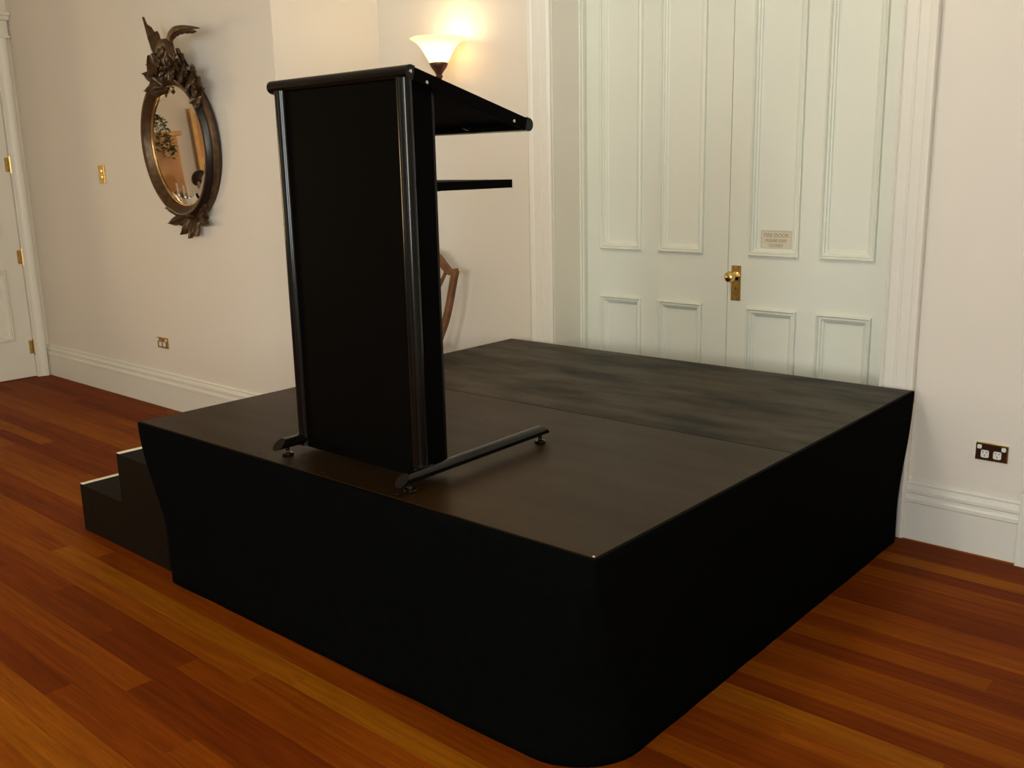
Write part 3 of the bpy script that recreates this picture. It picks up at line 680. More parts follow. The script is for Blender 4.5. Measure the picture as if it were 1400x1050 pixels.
# ------------------------------------------------------------------ shield-back chair
ch = thing('dining_chair', 'shield-back mahogany dining chair against the wall behind the lectern', 'chair', (-0.635, 1.99, 0))
def back_y(z): return 0.02+(z-0.45)*0.16
R_ST = [(0.165, 0.44), (0.135, 0.50), (0.142, 0.55), (0.165, 0.62), (0.195, 0.70), (0.215, 0.79), (0.228, 0.88), (0.238, 0.95), (0.246, 0.985)]
def flat_bar(pts, w, d):
    """bar in the plane of the chair back: pts (x,z), w in-plane width, d depth"""
    m = MB(); rings = []
    ws = w if isinstance(w, list) else [w]*len(pts)
    for i, (x, z) in enumerate(pts):
        a = pts[max(i-1, 0)]; b = pts[min(i+1, len(pts)-1)]; t = Vector((b[0]-a[0], b[1]-a[1])).normalized(); nx, nz = -t.y, t.x
        h = ws[i]/2; y = back_y(z)
        rings.append([(x+nx*h, y-d/2, z+nz*h), (x+nx*h*0.5, y-d/2-0.004, z+nz*h*0.5), (x-nx*h*0.5, y-d/2-0.004, z-nz*h*0.5), (x-nx*h, y-d/2, z-nz*h), (x-nx*h, y+d/2, z-nz*h), (x+nx*h, y+d/2, z+nz*h)])
    return m.loft(rings)
def smooth_pts(pts, n=4):
    out = []
    for i in range(len(pts)-1):
        p0 = Vector(pts[max(i-1, 0)]); p1 = Vector(pts[i]); p2 = Vector(pts[i+1]); p3 = Vector(pts[min(i+2, len(pts)-1)])
        for k in range(n):
            t = k/n; out.append(tuple(0.5*((2*p1)+(p2-p0)*t+(2*p0-5*p1+4*p2-p3)*t*t+(3*p1-p0-3*p2+p3)*t**3)))
    return out+[tuple(pts[-1])]
for s in (-1, 1):
    flat_bar(smooth_pts([(s*x, z) for x, z in R_ST]), 0.034, 0.028).build('back_stile', 'mahog', ch, smooth=True)
cr = smooth_pts([(-0.256, 0.985), (-0.21, 0.975), (-0.17, 0.995), (-0.10, 1.045), (-0.04, 1.066), (0.0, 1.07), (0.04, 1.066), (0.10, 1.045), (0.17, 0.995), (0.21, 0.975), (0.256, 0.985)])
flat_bar(cr, [0.026+0.030*max(0.0, 1-abs(x)/0.256)**0.8 for x, z in cr], 0.026).build('crest_rail', 'mahog', ch, smooth=True)
for s in (-1, 1):
    flat_bar(smooth_pts([(s*0.175, 0.985), (s*0.13, 0.90), (s*0.075, 0.80), (s*0.03, 0.68), (s*0.012, 0.58)]), 0.015, 0.016).build('splat_bar', 'mahog', ch, smooth=True)
    flat_bar(smooth_pts([(s*0.055, 1.04), (s*0.05, 0.90), (s*0.03, 0.78), (s*0.012, 0.66), (s*0.004, 0.58)]), 0.013, 0.016).build('splat_bar', 'mahog', ch, smooth=True)
flat_bar(smooth_pts([(-0.138, 0.56), (-0.07, 0.545), (0, 0.56), (0.07, 0.545), (0.138, 0.56)]), 0.03, 0.02).build('shield_base', 'mahog', ch, smooth=True)
for s in (-1, 1):
    MB().loft([[(s*xx-0.016*q, y-0.016*q, z), (s*xx+0.016*q, y-0.016*q, z), (s*xx+0.016*q, y+0.016*q, z), (s*xx-0.016*q, y+0.016*q, z)] for xx, y, z, q in ((0.17, 0.06, 0, 0.8), (0.165, 0.03, 0.2, 0.95), (0.165, 0.015, 0.45, 1.1))]).build('leg', 'mahog', ch, bevel=0.002)
    MB().loft([[(s*xx-0.018*q, y-0.018*q, z), (s*xx+0.018*q, y-0.018*q, z), (s*xx+0.018*q, y+0.018*q, z), (s*xx-0.018*q, y+0.018*q, z)] for xx, y, z, q in ((0.205, -0.40, 0, 0.75), (0.212, -0.40, 0.42, 1.15))]).build('leg', 'mahog', ch, bevel=0.002)
MB().loft([[(-0.18, 0.02, z), (-0.232, -0.42, z), (0.232, -0.42, z), (0.18, 0.02, z)] for z in (0.385, 0.435)]).build('seat_rail', 'mahog', ch, bevel=0.003)
MB().loft([[(-0.165*q, 0.0, z), (-0.218*q, -0.41+0.01*(1-q), z), (0.218*q, -0.41+0.01*(1-q), z), (0.165*q, 0.0, z)] for z, q in ((0.430, 1), (0.455, 1), (0.475, 0.94), (0.482, 0.75))]).build('seat', 'seat', ch, bevel=0.008, smooth=True)
MB().box(-0.165, 0.165, 0.02, 0.036, 0.16, 0.185).build('stretcher', 'mahog', ch)
# ------------------------------------------------------------------ round mirror with carved eagle
CX, CZ = -2.050, 1.700
RSX, RSZ = 0.935, 1.045
mir = thing('wall_mirror', 'oval bronze and black framed mirror crowned by a carved eagle with spread wings', 'mirror', (CX, YM-0.004, CZ))
mir.rotation_euler = (math.radians(3.0), 0, 0)
YO = -0.024      # back of frame clears the wall as the top leans forward
def ring(name, prof, mt, rx=1.0, cx=0.0):
    m = MB(); rings = []; n = 72
    for k in range(n):
        a = 2*PI*k/n; rings.append([(r*RSX*math.cos(a), YO-d, r*RSZ*math.sin(a)) for r, d in prof])
    vs = [v for q in rings for v in q]; p = len(prof); fs = []
    for k in range(n):
        q = (k+1) % n
        for j in range(p): fs.append((k*p+j, k*p+(j+1) % p, q*p+(j+1) % p, q*p+j))
    return m.add(vs, fs).build(name, mt, mir, smooth=True)
ring('outer_frame', [(0.408, 0.0), (0.408, 0.026), (0.415, 0.031), (0.423, 0.027), (0.430, 0.012), (0.430, 0.0)], 'bronze')
ring('black_band', [(0.384, 0.0), (0.384, 0.060), (0.390, 0.058), (0.403, 0.038), (0.4078, 0.026), (0.4078, 0.0)], 'ebony')
ring('inner_frame', [(0.3345, 0.0), (0.3345, 0.016), (0.340, 0.030), (0.348, 0.036), (0.358, 0.050), (0.370, 0.060), (0.3838, 0.062), (0.3838, 0.0)], 'bronze')
ring('gilt_slip', [(0.329, 0.0), (0.329, 0.019), (0.3315, 0.021), (0.3343, 0.021), (0.3343, 0.0)], 'gold')
gl = MB().lathe([(0, YO-0.0198), (0.297, YO-0.0198), (0.297, YO-0.012), (0, YO-0.012)], 72, (0, 0, 0), 'y', sx=RSX, sy=RSZ).build('mirror_plate', 'mirror', mir)
ring('mirror_bevel', [(0.297, 0.012), (0.297, 0.0198), (0.333, 0.0150), (0.333, 0.010)], 'mirror')
MB().lathe([(0, -0.003), (0.425, -0.003), (0.425, YO-0.001), (0, YO-0.001)], 48, (0, 0, 0), 'y', sx=RSX, sy=RSZ).build('backboard', 'ebony', mir)

def acanthus(x, z, ang, L, w, lift=0.05, curl=0.05, y0=-0.05):
    """curled ribbed leaf growing from (x,z) at angle ang in the wall plane"""
    nu, nv = 9, 7; c, s = math.cos(ang), math.sin(ang); F = []; B = []
    for i in range(nu):
        t = i/(nu-1); hw = w/2*(math.sin(PI*min(1, (t*0.92+0.08)))**0.7)*(1-0.25*t)*(1+0.16*math.sin(t*17))
        if i == nu-1: hw = 0.0015
        h = lift*math.sin(PI*t*0.75)+curl*t*t
        for j in range(nv):
            q = (j/(nv-1)-0.5)*2; u = t*L; v = q*hw
            d = h-0.018*q*q*(w/0.08)+0.006*math.cos(q*PI*2.5)*(1-t*0.6)
            F.append((x+u*c-v*s, y0-d, z+u*s+v*c)); B.append((x+u*c-v*s*0.96, y0-d+0.007, z+u*s+v*c*0.96))
    n = nu*nv; fs = []
    for i in range(nu-1):
        for j in range(nv-1):
            a = i*nv+j; fs.append((a, a+1, a+nv+1, a+nv)); fs.append((n+a, n+a+nv, n+a+nv+1, n+a+1))
    for i in range(nu-1):
        for j in (0, nv-1):
            a = i*nv+j; fs.append((a, a+nv, n+a+nv, n+a))
    for j in range(nv-1):
        for i in (0, nu-1):
            a = i*nv+j; fs.append((a, a+1, n+a+1, n+a))
    return MB().add(F+B, fs)
def D(a): return math.radians(a)
TOP = [(-0.20, 0.345, 150, 0.15, 0.11), (-0.21, 0.33, 185, 0.13, 0.10), (-0.17, 0.37, 118, 0.13, 0.09), (-0.12, 0.41, 95, 0.12, 0.08), (-0.13, 0.42, 160, 0.13, 0.09),
       (-0.06, 0.47, 250, 0.12, 0.08), (0.00, 0.47, 285, 0.12, 0.07), (0.04, 0.48, 262, 0.12, 0.07), (0.09, 0.44, 300, 0.12, 0.08), (0.10, 0.42, 35, 0.13, 0.08),
       (0.15, 0.43, 70, 0.10, 0.06), (0.20, 0.40, 320, 0.13, 0.10), (0.26, 0.36, 300, 0.12, 0.09), (0.28, 0.33, 350, 0.12, 0.09), (0.25, 0.38, 20, 0.10, 0.08), (-0.10, 0.45, 205, 0.12, 0.09), (0.31, 0.30, 285, 0.11, 0.08)]
for x, z, a, L, w in TOP: acanthus(x*0.74+0.105, z+0.012, D(a), L, w, 0.035, 0.04, -0.055).build('carved_leaf', 'bronze', mir, smooth=True)
BOT = [(-0.02, -0.40, 165, 0.22, 0.09), (-0.04, -0.39, 195, 0.19, 0.09), (0.02, -0.40, 15, 0.22, 0.09), (0.04, -0.39, 345, 0.18, 0.09), (-0.01, -0.39, 235, 0.14, 0.10),
       (0.01, -0.39, 300, 0.14, 0.10), (0.0, -0.38, 270, 0.145, 0.10), (-0.12, -0.40, 140, 0.13, 0.07), (0.12, -0.40, 40, 0.13, 0.07)]
for k, (x, z, a, L, w) in enumerate(TOP):
    acanthus(x*0.70+0.105+0.02*math.sin(k*2.1), z+0.03*math.cos(k*1.7)+0.01, D(a+40*math.sin(k*3.1)), L*0.6, w*0.6, 0.03, 0.03, -0.075).build('carved_leaf', 'bronze', mir, smooth=True)
for x, z, a, L, w in BOT: acanthus(x+0.045, z-0.018, D(a), L, w, 0.03, 0.035, -0.035).build('carved_leaf', 'bronze', mir, smooth=True)
for x, z, r in ((0.0, -0.395, 0.034), (-0.03, 0.465, 0.04), (0.27, 0.36, 0.03), (-0.19, 0.36, 0.03), (0.08, 0.45, 0.03)):
    MB().lathe([(0.001, -r)]+[(r*math.sin(PI*k/8), -r*math.cos(PI*k/8)) for k in range(1, 8)]+[(0.001, r)], 14, (x*0.85+0.06, -0.055, z), 'y').build('carved_boss', 'bronze', mir, smooth=True)
# rocky perch that carries the eagle
MB().loft([[(x+0.02*math.sin(3*x*20+k), -0.03-dd*(0.5+0.5*math.sin(PI*k/9)), 0.41+0.09*k/9-abs(x-0.05)*0.40) for k in range(10)] for x, dd in [(-0.18+0.026*i, 0.05+0.015*math.sin(i*2.1)) for i in range(19)]], closed=True).build('carved_perch', 'ebony', mir, smooth=True)
_n0 = set(bpy.data.objects)
# body: one lofted trunk from the tail root up over the shoulders, then down the neck to the head
BY = -0.125
def blob(name, pts, rads, flat=0.8, par=mir, mt='bronze', n=16):
    return MB().tube(pts, [q*0.55 for q in rads], n, flat*1.75, up=(0, 1, 0)).build(name, mt, par, smooth=True)
body = blob('eagle_body', [(-0.085, -0.09, 0.430), (-0.075, -0.115, 0.455), (-0.05, BY, 0.490), (-0.015, -0.135, 0.530), (0.035, -0.14, 0.556), (0.085, -0.145, 0.556), (0.115, -0.15, 0.530), (0.138, -0.158, 0.503), (0.160, -0.165, 0.488), (0.176, -0.17, 0.480)],
            [0.010, 0.026, 0.040, 0.046, 0.046, 0.042, 0.036, 0.034, 0.026, 0.008], 0.9)
MB().tube([(0.168, -0.172, 0.484), (0.186, -0.178, 0.476), (0.192, -0.178, 0.464), (0.186, -0.178, 0.455)], [0.012, 0.010, 0.006, 0.001], 8).build('beak', 'bronze', body, smooth=True)
for dy in (-0.192, -0.148): MB().lathe([(0.001, -0.005), (0.004, -0.003), (0.005, 0), (0.004, 0.003), (0.001, 0.005)], 8, (0.152, dy, 0.500), 'y').build('eye', 'ebony', body, smooth=True)
for k in range(16):       # overlapping breast feathers
    t = k/15; x = -0.05+0.15*t+0.02*math.sin(k*2.3); z = 0.485+0.06*math.sin(t*2.6)+0.018*math.cos(k*2.9)
    acanthus(x, z, D(300-40*t+12*math.sin(k)), 0.045, 0.030, 0.010, 0.004, -0.160-0.006*math.sin(k)).build('feather', 'bronze', body, smooth=True)
def feather(p0, p1, w, bend, y0, y1, sag=0.0):
    """long flight feather from p0 to p1 (x,z), bend = sideways bow"""
    nu = 9; m = MB(); rings = []
    a = Vector(p0); b = Vector(p1); t = (b-a); nrm = Vector((-t.y, t.x)).normalized()
    for i in range(nu):
        s = i/(nu-1); c = a+t*s+nrm*bend*math.sin(PI*s); hw = w/2*(0.75+0.5*math.sin(PI*min(1, s*0.9)))*(1-s**6) + 0.001
        y = y0+(y1-y0)*s
        rings.append([(c.x+nrm.x*hw, y+0.004, c.y+nrm.y*hw), (c.x, y-0.006, c.y), (c.x-nrm.x*hw, y+0.004, c.y-nrm.y*hw), (c.x, y+0.010, c.y)])
    return m.loft(rings)
wl = blob('eagle_wing', [(-0.01, -0.115, 0.500), (-0.045, -0.12, 0.545), (-0.085, -0.12, 0.585), (-0.12, -0.115, 0.625)], [0.030, 0.040, 0.032, 0.012], 0.55)
wl['label'] = 'raised left wing'
tipsL = [(-0.192, 0.735), (-0.172, 0.700), (-0.150, 0.690), (-0.125, 0.682), (-0.100, 0.672), (-0.080, 0.655), (-0.060, 0.635)]
for i, tp in enumerate(tipsL):
    feather((-0.075+0.013*i, 0.515+0.010*i), tp, 0.040, 0.010, -0.13-0.002*i, -0.115-0.004*i).build('feather', 'bronze', wl, smooth=True)
for i in range(6):
    feather((-0.04+0.010*i, 0.50+0.012*i), (-0.125+0.020*i, 0.620+0.004*i), 0.040, 0.006, -0.148, -0.138).build('feather', 'bronze', wl, smooth=True)
wr = MB(); rings = []
RW = smooth_pts([(0.085, 0.515), (0.105, 0.565), (0.135, 0.600), (0.185, 0.622), (0.250, 0.628), (0.320, 0.625), (0.395, 0.614)], 4)
for i, (x, z) in enumerate(RW):
    t = i/(len(RW)-1); a = Vector(RW[max(i-1, 0)]); b = Vector(RW[min(i+1, len(RW)-1)]); d = (b-a).normalized(); nx, nz = -d.y, d.x
    h = 0.034*(1-t)**0.9+0.003; y = -0.12-0.03*math.sin(PI*t)
    rings.append([(x+nx*h, y, z+nz*h), (x+nx*h*0.5, y-0.016*(1-t)-0.003, z+nz*h*0.5), (x-nx*h*0.6, y-0.014*(1-t)-0.003, z-nz*h*0.6), (x-nx*h, y, z-nz*h), (x, y+0.012*(1-t)+0.003, z)])
wing_r = wr.loft(rings).build('eagle_wing', 'bronze', mir, smooth=True); wing_r['label'] = 'outstretched right wing curving to a point'
for i in range(6):
    k = 4+i*3; x, z = RW[min(k, len(RW)-1)]; x2, z2 = RW[min(k+6, len(RW)-1)]
    feather((x, z-0.012), (x2, z2-0.016), 0.018, -0.004, -0.150, -0.145).build('feather', 'bronze', wing_r, smooth=True)
tl = blob('eagle_tail', [(-0.05, -0.12, 0.520), (-0.085, -0.135, 0.505), (-0.110, -0.135, 0.470), (-0.118, -0.13, 0.435), (-0.112, -0.12, 0.410)], [0.030, 0.045, 0.048, 0.040, 0.016], 0.7)
for i in range(8):
    x = -0.155+0.013*i
    feather((-0.10+0.006*i, 0.515), (x, 0.400+0.003*i), 0.018, -0.014+0.003*i, -0.168, -0.150).build('feather', 'bronze', tl, smooth=True)
for x in (0.02, 0.07):
    lg = MB().tube([(x, -0.14, 0.500), (x+0.01, -0.15, 0.470), (x+0.01, -0.14, 0.445)], [0.022, 0.014, 0.009], 10).build('eagle_leg', 'bronze', mir, smooth=True)
    for dx in (-0.016, 0.0, 0.016): MB().tube([(x+0.01, -0.14, 0.448), (x+0.01+dx, -0.165, 0.440), (x+0.01+dx*1.4, -0.172, 0.425)], [0.006, 0.005, 0.001], 6).build('claw', 'bronze', lg, smooth=True)
for o in [o for o in bpy.data.objects if o not in _n0 and o.parent is mir]: o.location.x = 0.125

# ------------------------------------------------------------------ far side of the room, seen in the mirror
ca = thing('wardrobe', 'honey pine wardrobe seen in the mirror beneath the trailing plant', 'wardrobe', (XA+0.03, -1.12, 0))
MB().box(0, 0.44, 0, 1.30, 0.08, 1.66).build('carcass', 'orange_wood', ca, bevel=0.004)
MB().box(0.02, 0.42, 0.02, 1.28, 0, 0.08).build('plinth', 'orange_wood', ca)
MB().box(-0.0, 0.49, -0.04, 1.34, 1.66, 1.71).build('cornice', 'orange_wood', ca, bevel=0.012)
for k in (0, 1):
    y0 = 0.03+k*0.625
    d = MB().box(0.44, 0.46, y0, y0+0.615, 0.10, 1.63).build('wardrobe_door', 'orange_wood', ca, bevel=0.004)
    MB().box(0.458, 0.466, y0+0.09, y0+0.525, 0.20, 1.53).build('door_panel', 'orange_wood', d, bevel=0.006)
    MB().lathe([(0, 0.46), (0.008, 0.46), (0.008, 0.472), (0.015, 0.480), (0.012, 0.490), (0, 0.492)], 14, (0, y0+(0.58 if k == 0 else 0.035), 0.9), 'x').build('knob', 'brass', d, smooth=True)
pt = thing('trailing_plant', 'green trailing plant hanging over the wardrobe front, seen in the mirror', 'plant', (XA+0.33, -0.72, 1.71))
MB().lathe([(0, 0), (0.07, 0), (0.10, 0.12), (0.105, 0.14), (0.09, 0.14), (0.08, 0.11), (0, 0.11)], 20).build('pot', 'bronze_dark', pt, smooth=True)
vn = MB(); lm = MB(); rnd = random.Random(3)
for k in range(16):
    a = -1.2+2.4*k/15; R = 0.245+0.03*rnd.random(); yy = math.sin(a)*(0.18+0.10*rnd.random())
    pts = [(0, 0, 0.14), (0.10, yy*0.5, 0.22), (R, yy*0.9, 0.13), (R+0.03, yy, -0.05-0.05*rnd.random()), (R+0.03+0.03*rnd.random(), yy*1.1, -0.10-0.22*rnd.random())]
    sp = smooth_pts(pts, 4); vn.tube(sp, 0.003, 5)
    for i, p in enumerate(sp[3:]):
        for q in range(2):
            d = Vector((rnd.uniform(0, 1), rnd.uniform(-1, 1), rnd.uniform(-0.9, 0.5))).normalized(); L = rnd.uniform(0.04, 0.07)
            s2 = d.cross(Vector((0.3, 0.2, 1))).normalized()*L*0.33; P = Vector(p); tip = P+d*L; mid = P+d*L*0.5+Vector((0.008, 0, 0.006))
            lm.add([P, mid+s2, tip, mid-s2, mid-Vector((0.004, 0, 0.006))], [(0, 1, 2), (0, 2, 3), (0, 4, 1), (1, 4, 2), (2, 4, 3), (3, 4, 0)])
vn.build('stems', 'leafgreen', pt); lo = lm.build('foliage', 'leafgreen', pt); lo['kind'] = 'stuff'

tb = thing('round_table', 'round table under a white linen cloth, set with glasses, in the mirror', 'table', (-5.46, -0.47, 0))
MB().lathe([(0, 0.75), (0.40, 0.75), (0.41, 0.765), (0.40, 0.78), (0, 0.78)], 36).build('tabletop', 'mahog', tb, smooth=True)
MB().lathe([(0, 0.0), (0.05, 0.03), (0.035, 0.3), (0.06, 0.5), (0.04, 0.748), (0, 0.748)], 16).build('pedestal', 'mahog', tb, smooth=True)
for k in range(3):
    a = 2*PI*k/3+0.3; MB().tube([(0.03*math.cos(a), 0.03*math.sin(a), 0.16), (0.18*math.cos(a), 0.18*math.sin(a), 0.09), (0.30*math.cos(a), 0.30*math.sin(a), 0.018)], [0.022, 0.018, 0.016], 8).build('leg', 'mahog', tb, smooth=True)
clv = MB(); rr = []
for i, (R, z) in enumerate([(0.02, 0.7865), (0.30, 0.7865), (0.41, 0.7865), (0.422, 0.775), (0.430, 0.71), (0.440, 0.63), (0.450, 0.53)]):
    rr.append([((R+(0.022*math.sin(11*2*PI*k/88)*max(0, i-3)/3))*math.cos(2*PI*k/88), (R+(0.022*math.sin(11*2*PI*k/88)*max(0, i-3)/3))*math.sin(2*PI*k/88), z) for k in range(88)])
cl = clv.loft(rr, cap=False).build('tablecloth', 'linen', smooth=True, loc=(-5.46, -0.47, 0)); tag(cl, 'white linen cloth draped over the round table seen in the mirror', 'tablecloth')
gprof = [(0.0, 0), (0.034, 0), (0.034, 0.002), (0.006, 0.006), (0.0035, 0.02), (0.0035, 0.085), (0.012, 0.095), (0.030, 0.115), (0.037, 0.145), (0.033, 0.195), (0.0318, 0.195), (0.0355, 0.145), (0.028, 0.117), (0.010, 0.098), (0, 0.096)]
g0 = None
for k, (dx, dy, sc_) in enumerate(((0.27, 0.06, 1), (0.16, 0.18, 1.05), (0.25, 0.20, 0.95), (0.06, 0.12, 1.05), (0.12, -0.16, 1), (-0.04, 0.23, 1), (0.28, -0.12, 0.9), (-0.02, -0.16, 1.05))):
    if g0 is None: g0 = MB().lathe(gprof, 20).build('goblet', 'silver', smooth=True); o = g0
    else: o = g0.copy(); COL.objects.link(o)
    o.location = (-5.46+dx, -0.47+dy, 0.7875); o.scale = (sc_*1.15,)*3
    tag(o, 'small silver goblet among those on the white tablecloth in the mirror', 'goblet', 'silver goblets on the round table')
jg = thing('coffee_pot', 'polished silver coffee pot standing among the wine glasses in the mirror', 'coffee pot', (-5.38, -0.49, 0.7875), 2.2)
MB().lathe([(0, 0), (0.045, 0), (0.050, 0.006), (0.036, 0.02), (0.055, 0.06), (0.062, 0.10), (0.050, 0.15), (0.036, 0.19), (0.040, 0.20), (0, 0.20)], 28).build('body', 'silver', jg, smooth=True)
MB().lathe([(0, 0.199), (0.040, 0.200), (0.032, 0.215), (0.012, 0.228), (0.010, 0.236), (0.014, 0.245), (0, 0.252)], 24).build('lid', 'silver', jg, smooth=True)
MB().tube([(0.05, 0, 0.07), (0.09, 0, 0.10), (0.10, 0, 0.15), (0.125, 0, 0.185)], [0.014, 0.011, 0.008, 0.007], 10).build('spout', 'silver', jg, smooth=True)
MB().tube([(-0.050, 0, 0.06), (-0.095, 0, 0.07), (-0.105, 0, 0.13), (-0.085, 0, 0.175), (-0.042, 0, 0.17)], 0.006, 8).build('handle', 'ebony', jg, smooth=True)

cb = thing('candelabrum', 'branching silver candelabrum with cream candles, in the lower part of the mirror', 'candelabrum', (-5.62, -0.50, 0.7875), 0.9)
MB().lathe([(0, 0), (0.07, 0), (0.072, 0.008), (0.045, 0.022), (0.018, 0.04), (0.014, 0.10), (0.026, 0.13), (0.013, 0.16), (0.011, 0.25), (0.022, 0.275), (0.012, 0.30), (0, 0.30)], 24).build('stem', 'silver', cb, smooth=True)
spots_c = [(0, 0, 0.31)]
for k in range(6):
    a = 2*PI*k/6; R_ = 0.15; c_, s_ = math.cos(a), math.sin(a); hz = 0.27 if k % 2 else 0.22
    MB().tube(smooth_pts([(0.01*c_, 0.01*s_, 0.20), (0.07*c_, 0.07*s_, 0.155), (0.13*c_, 0.13*s_, 0.175), (R_*c_, R_*s_, hz)], 5), 0.0065, 8).build('arm', 'silver', cb, smooth=True)
    spots_c.append((R_*c_, R_*s_, hz))
for x, y, z in spots_c:
    cu = MB().lathe([(0, -0.01), (0.008, -0.008), (0.028, 0.0), (0.030, 0.004), (0.014, 0.008), (0.013, 0.03), (0.016, 0.034), (0, 0.034)], 18, (x, y, z)).build('candle_cup', 'silver', cb, smooth=True)
    MB().lathe([(0, 0.030), (0.010, 0.030), (0.009, 0.135), (0.004, 0.140), (0, 0.140)], 12, (x, y, z)).build('candle', 'linen', cu, smooth=True)

# seated guest: one skinned body, with head details, hair, jacket and trousers
def skin_body(name, mt, joints, edges, par, root=0, lev=2):
    me = bpy.data.meshes.new(name); me.from_pydata([j[0] for j in joints], edges, []); o = bpy.data.objects.new(name, me); COL.objects.link(o)
    md = o.modifiers.new('skin', 'SKIN'); md.use_smooth_shade = True
    for i, j in enumerate(joints):
        r = j[1]; me.skin_vertices[0].data[i].radius = (r, r) if not isinstance(r, tuple) else r
    me.skin_vertices[0].data[root].use_root = True
    ss = o.modifiers.new('sub', 'SUBSURF'); ss.levels = lev; ss.render_levels = lev
    dg = bpy.context.evaluated_depsgraph_get(); m2 = bpy.data.meshes.new_from_object(o.evaluated_get(dg)); m2.name = name
    o.modifiers.clear(); o.data = m2; m2.materials.clear(); m2.materials.append(M[mt]); o.parent = par
    for p in m2.polygons: p.use_smooth = True
    return o
GX, GY = -6.02, -1.02
gp = thing('person', 'dark-haired person in a dark jacket seated at the white table, seen in the mirror', 'person', (GX, GY, 0), math.radians(-24))
# local: faces +x, z up; seat height 0.45
J = [((0, 0, 0.575), 0.105), ((0.01, 0, 0.70), 0.13), ((0.0, 0, 0.88), (0.15, 0.11)), ((0.0, 0, 0.98), 0.075), ((0.015, 0, 1.05), 0.055), ((0.03, 0, 1.12), 0.078), ((0.03, 0, 1.20), 0.085), ((0.015, 0, 1.26), 0.06)]
E_ = [(i, i+1) for i in range(7)]
for s in (-1, 1):
    b = len(J)
    J += [((0.0, s*0.17, 0.94), 0.058), ((0.05, s*0.21, 0.78), 0.045), ((0.14, s*0.20, 0.65), 0.038), ((0.27, s*0.13, 0.665), 0.030), ((0.34, s*0.11, 0.640), 0.026)]
    E_ += [(2, b), (b, b+1), (b+1, b+2), (b+2, b+3), (b+3, b+4)]
    b = len(J)
    J += [((0.05, s*0.09, 0.565), 0.085), ((0.25, s*0.11, 0.56), 0.075), ((0.43, s*0.12, 0.51), 0.062), ((0.42, s*0.12, 0.30), 0.052), ((0.41, s*0.12, 0.09), 0.038), ((0.47, s*0.12, 0.04), 0.035), ((0.55, s*0.13, 0.03), 0.03)]
    E_ += [(0, b)]+[(b+i, b+i+1) for i in range(6)]
bdy = skin_body('body', 'skin', J, E_, gp)
JJ = [((0, 0, 0.60), 0.125), ((0.01, 0, 0.70), 0.145), ((0.0, 0, 0.88), (0.165, 0.125)), ((0.0, 0, 0.985), 0.085)]
JE = [(0, 1), (1, 2), (2, 3)]
for s in (-1, 1):
    b = len(JJ); JJ += [((0.0, s*0.17, 0.94), 0.072), ((0.05, s*0.21, 0.78), 0.058), ((0.14, s*0.20, 0.65), 0.050), ((0.25, s*0.14, 0.668), 0.040)]
    JE += [(2, b), (b, b+1), (b+1, b+2), (b+2, b+3)]
skin_body('jacket', 'jacket', JJ, JE, gp)
TJ = [((0, 0, 0.585), 0.112)]; TE = []
for s in (-1, 1):
    b = len(TJ); TJ += [((0.06, s*0.09, 0.57), 0.092), ((0.25, s*0.11, 0.565), 0.084), ((0.43, s*0.12, 0.51), 0.075), ((0.42, s*0.12, 0.30), 0.066), ((0.41, s*0.12, 0.10), 0.056)]
    TE += [(0, b)]+[(b+i, b+i+1) for i in range(4)]
skin_body('trousers', 'trouser', TJ, TE, gp)
def sph(name, mt, c, r, par, n=16, sx=1, sy=1, sz=1):
    m = MB(); return m.loft([[(c[0]+sx*r*math.sin(PI*i/10)*math.cos(2*PI*k/n), c[1]+sy*r*math.sin(PI*i/10)*math.sin(2*PI*k/n), c[2]-sz*r*math.cos(PI*i/10)) for k in range(n)] for i in range(0, 11) if True][0:11]).build(name, mt, par, smooth=True) if False else _sph(m, name, mt, c, r, par, n, sx, sy, sz)
def _sph(m, name, mt, c, r, par, n, sx, sy, sz):
    rings = []
    for i in range(11):
        a = PI*(0.02+0.96*i/10); rings.append([(c[0]+sx*r*math.sin(a)*math.cos(2*PI*k/n), c[1]+sy*r*math.sin(a)*math.sin(2*PI*k/n), c[2]-sz*r*math.cos(a)) for k in range(n)])
    return m.loft(rings).build(name, mt, par, smooth=True)
hr = _sph(MB(), 'hair', 'hair', (-0.004, 0, 1.205), 0.098, gp, 20, 1.02, 0.92, 1.0)
for v in hr.data.vertices:
    if v.co.x > 0.055 and v.co.z < 1.24: v.co.x = 0.055-(1.24-v.co.z)*0.35
    if v.co.z < 1.16: v.co.z = 1.16-(1.16-v.co.z)*0.45
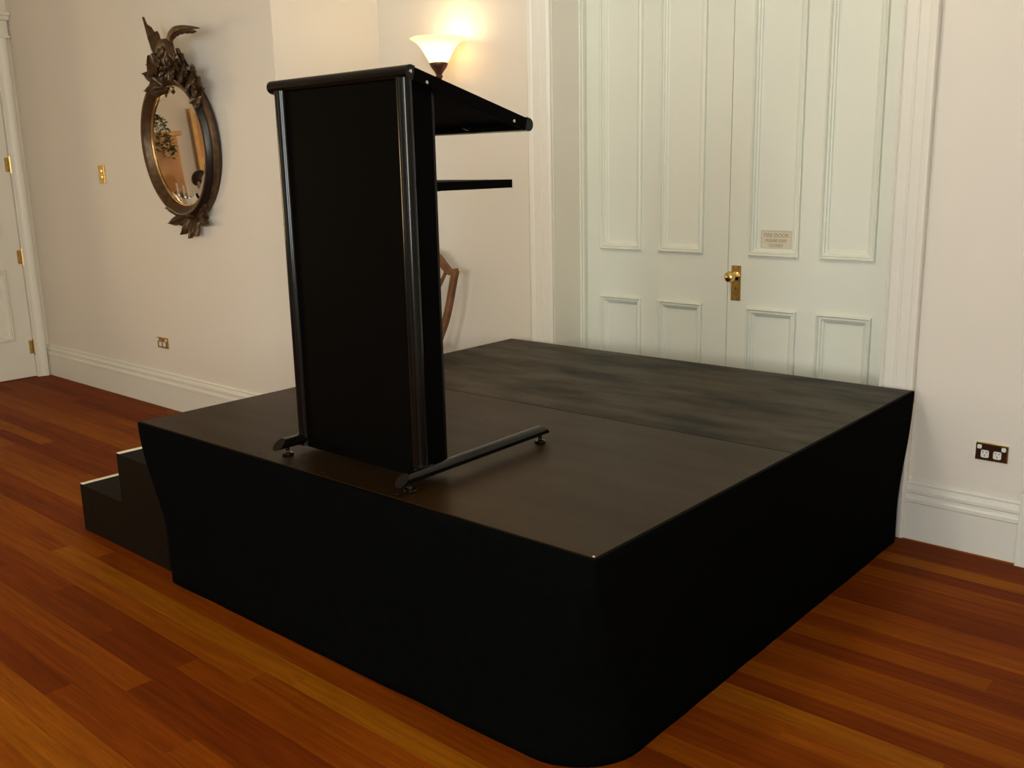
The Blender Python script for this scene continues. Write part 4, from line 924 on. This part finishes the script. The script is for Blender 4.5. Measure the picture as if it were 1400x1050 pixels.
for s in (-1, 1):
    _sph(MB(), 'ear', 'skin', (0.02, s*0.088, 1.165), 0.028, gp, 10, 0.6, 0.35, 1.0)
    _sph(MB(), 'eye', 'linen', (0.103, s*0.030, 1.175), 0.011, gp, 10, 1, 1, 0.8)
    for f in range(5):     # fingers resting on the table edge
        a = s*(-0.5+f*0.22); L = (0.045, 0.062, 0.068, 0.063, 0.048)[f]
        x0, y0 = 0.375, s*(0.085+0.014*f) if f else s*0.075
        MB().tube([(x0-0.025, y0, 0.640), (x0+L*0.55-0.01, y0+0.004*s, 0.632), (x0+L-0.01, y0+0.002*s, 0.612)], [0.0095, 0.0085, 0.006], 8).build('finger', 'skin', gp, smooth=True)
    MB().loft([[(0.36, s*0.12-0.038, 0.0), (0.50, s*0.12-0.042, 0.0), (0.62, s*0.13-0.03, 0.0), (0.64, s*0.13, 0.0), (0.62, s*0.13+0.03, 0.0), (0.50, s*0.12+0.045, 0.0), (0.36, s*0.12+0.038, 0)],
               [(0.355, s*0.12-0.036, 0.07), (0.47, s*0.12-0.038, 0.085), (0.58, s*0.13-0.026, 0.055), (0.62, s*0.13, 0.045), (0.58, s*0.13+0.026, 0.055), (0.47, s*0.12+0.04, 0.085), (0.355, s*0.12+0.036, 0.07)]]).build('shoe', 'ebony', gp, bevel=0.008)
MB().loft([[(0.098, -0.012, 1.17), (0.098, 0.012, 1.17), (0.10, 0.0, 1.19)], [(0.13, -0.014, 1.138), (0.13, 0.014, 1.138), (0.133, 0.0, 1.145)], [(0.10, -0.016, 1.128), (0.10, 0.016, 1.128), (0.10, 0, 1.13)]]).build('nose', 'skin', gp, bevel=0.003)
MB().tube([(0.098, -0.024, 1.103), (0.108, 0, 1.105), (0.098, 0.024, 1.103)], [0.003, 0.006, 0.003], 8).build('mouth', 'skin', gp, smooth=True)['label'] = 'closed mouth'
# chair under the guest: a copy of the mahogany chair, with its own place and label
c2 = copy_tree(ch); c2.location = (GX-0.20*math.cos(math.radians(-24)), GY-0.20*math.sin(math.radians(-24)), 0); c2.rotation_euler = (0, 0, math.radians(66))
c2['label'] = 'shield-back mahogany dining chair under the seated person in the mirror'
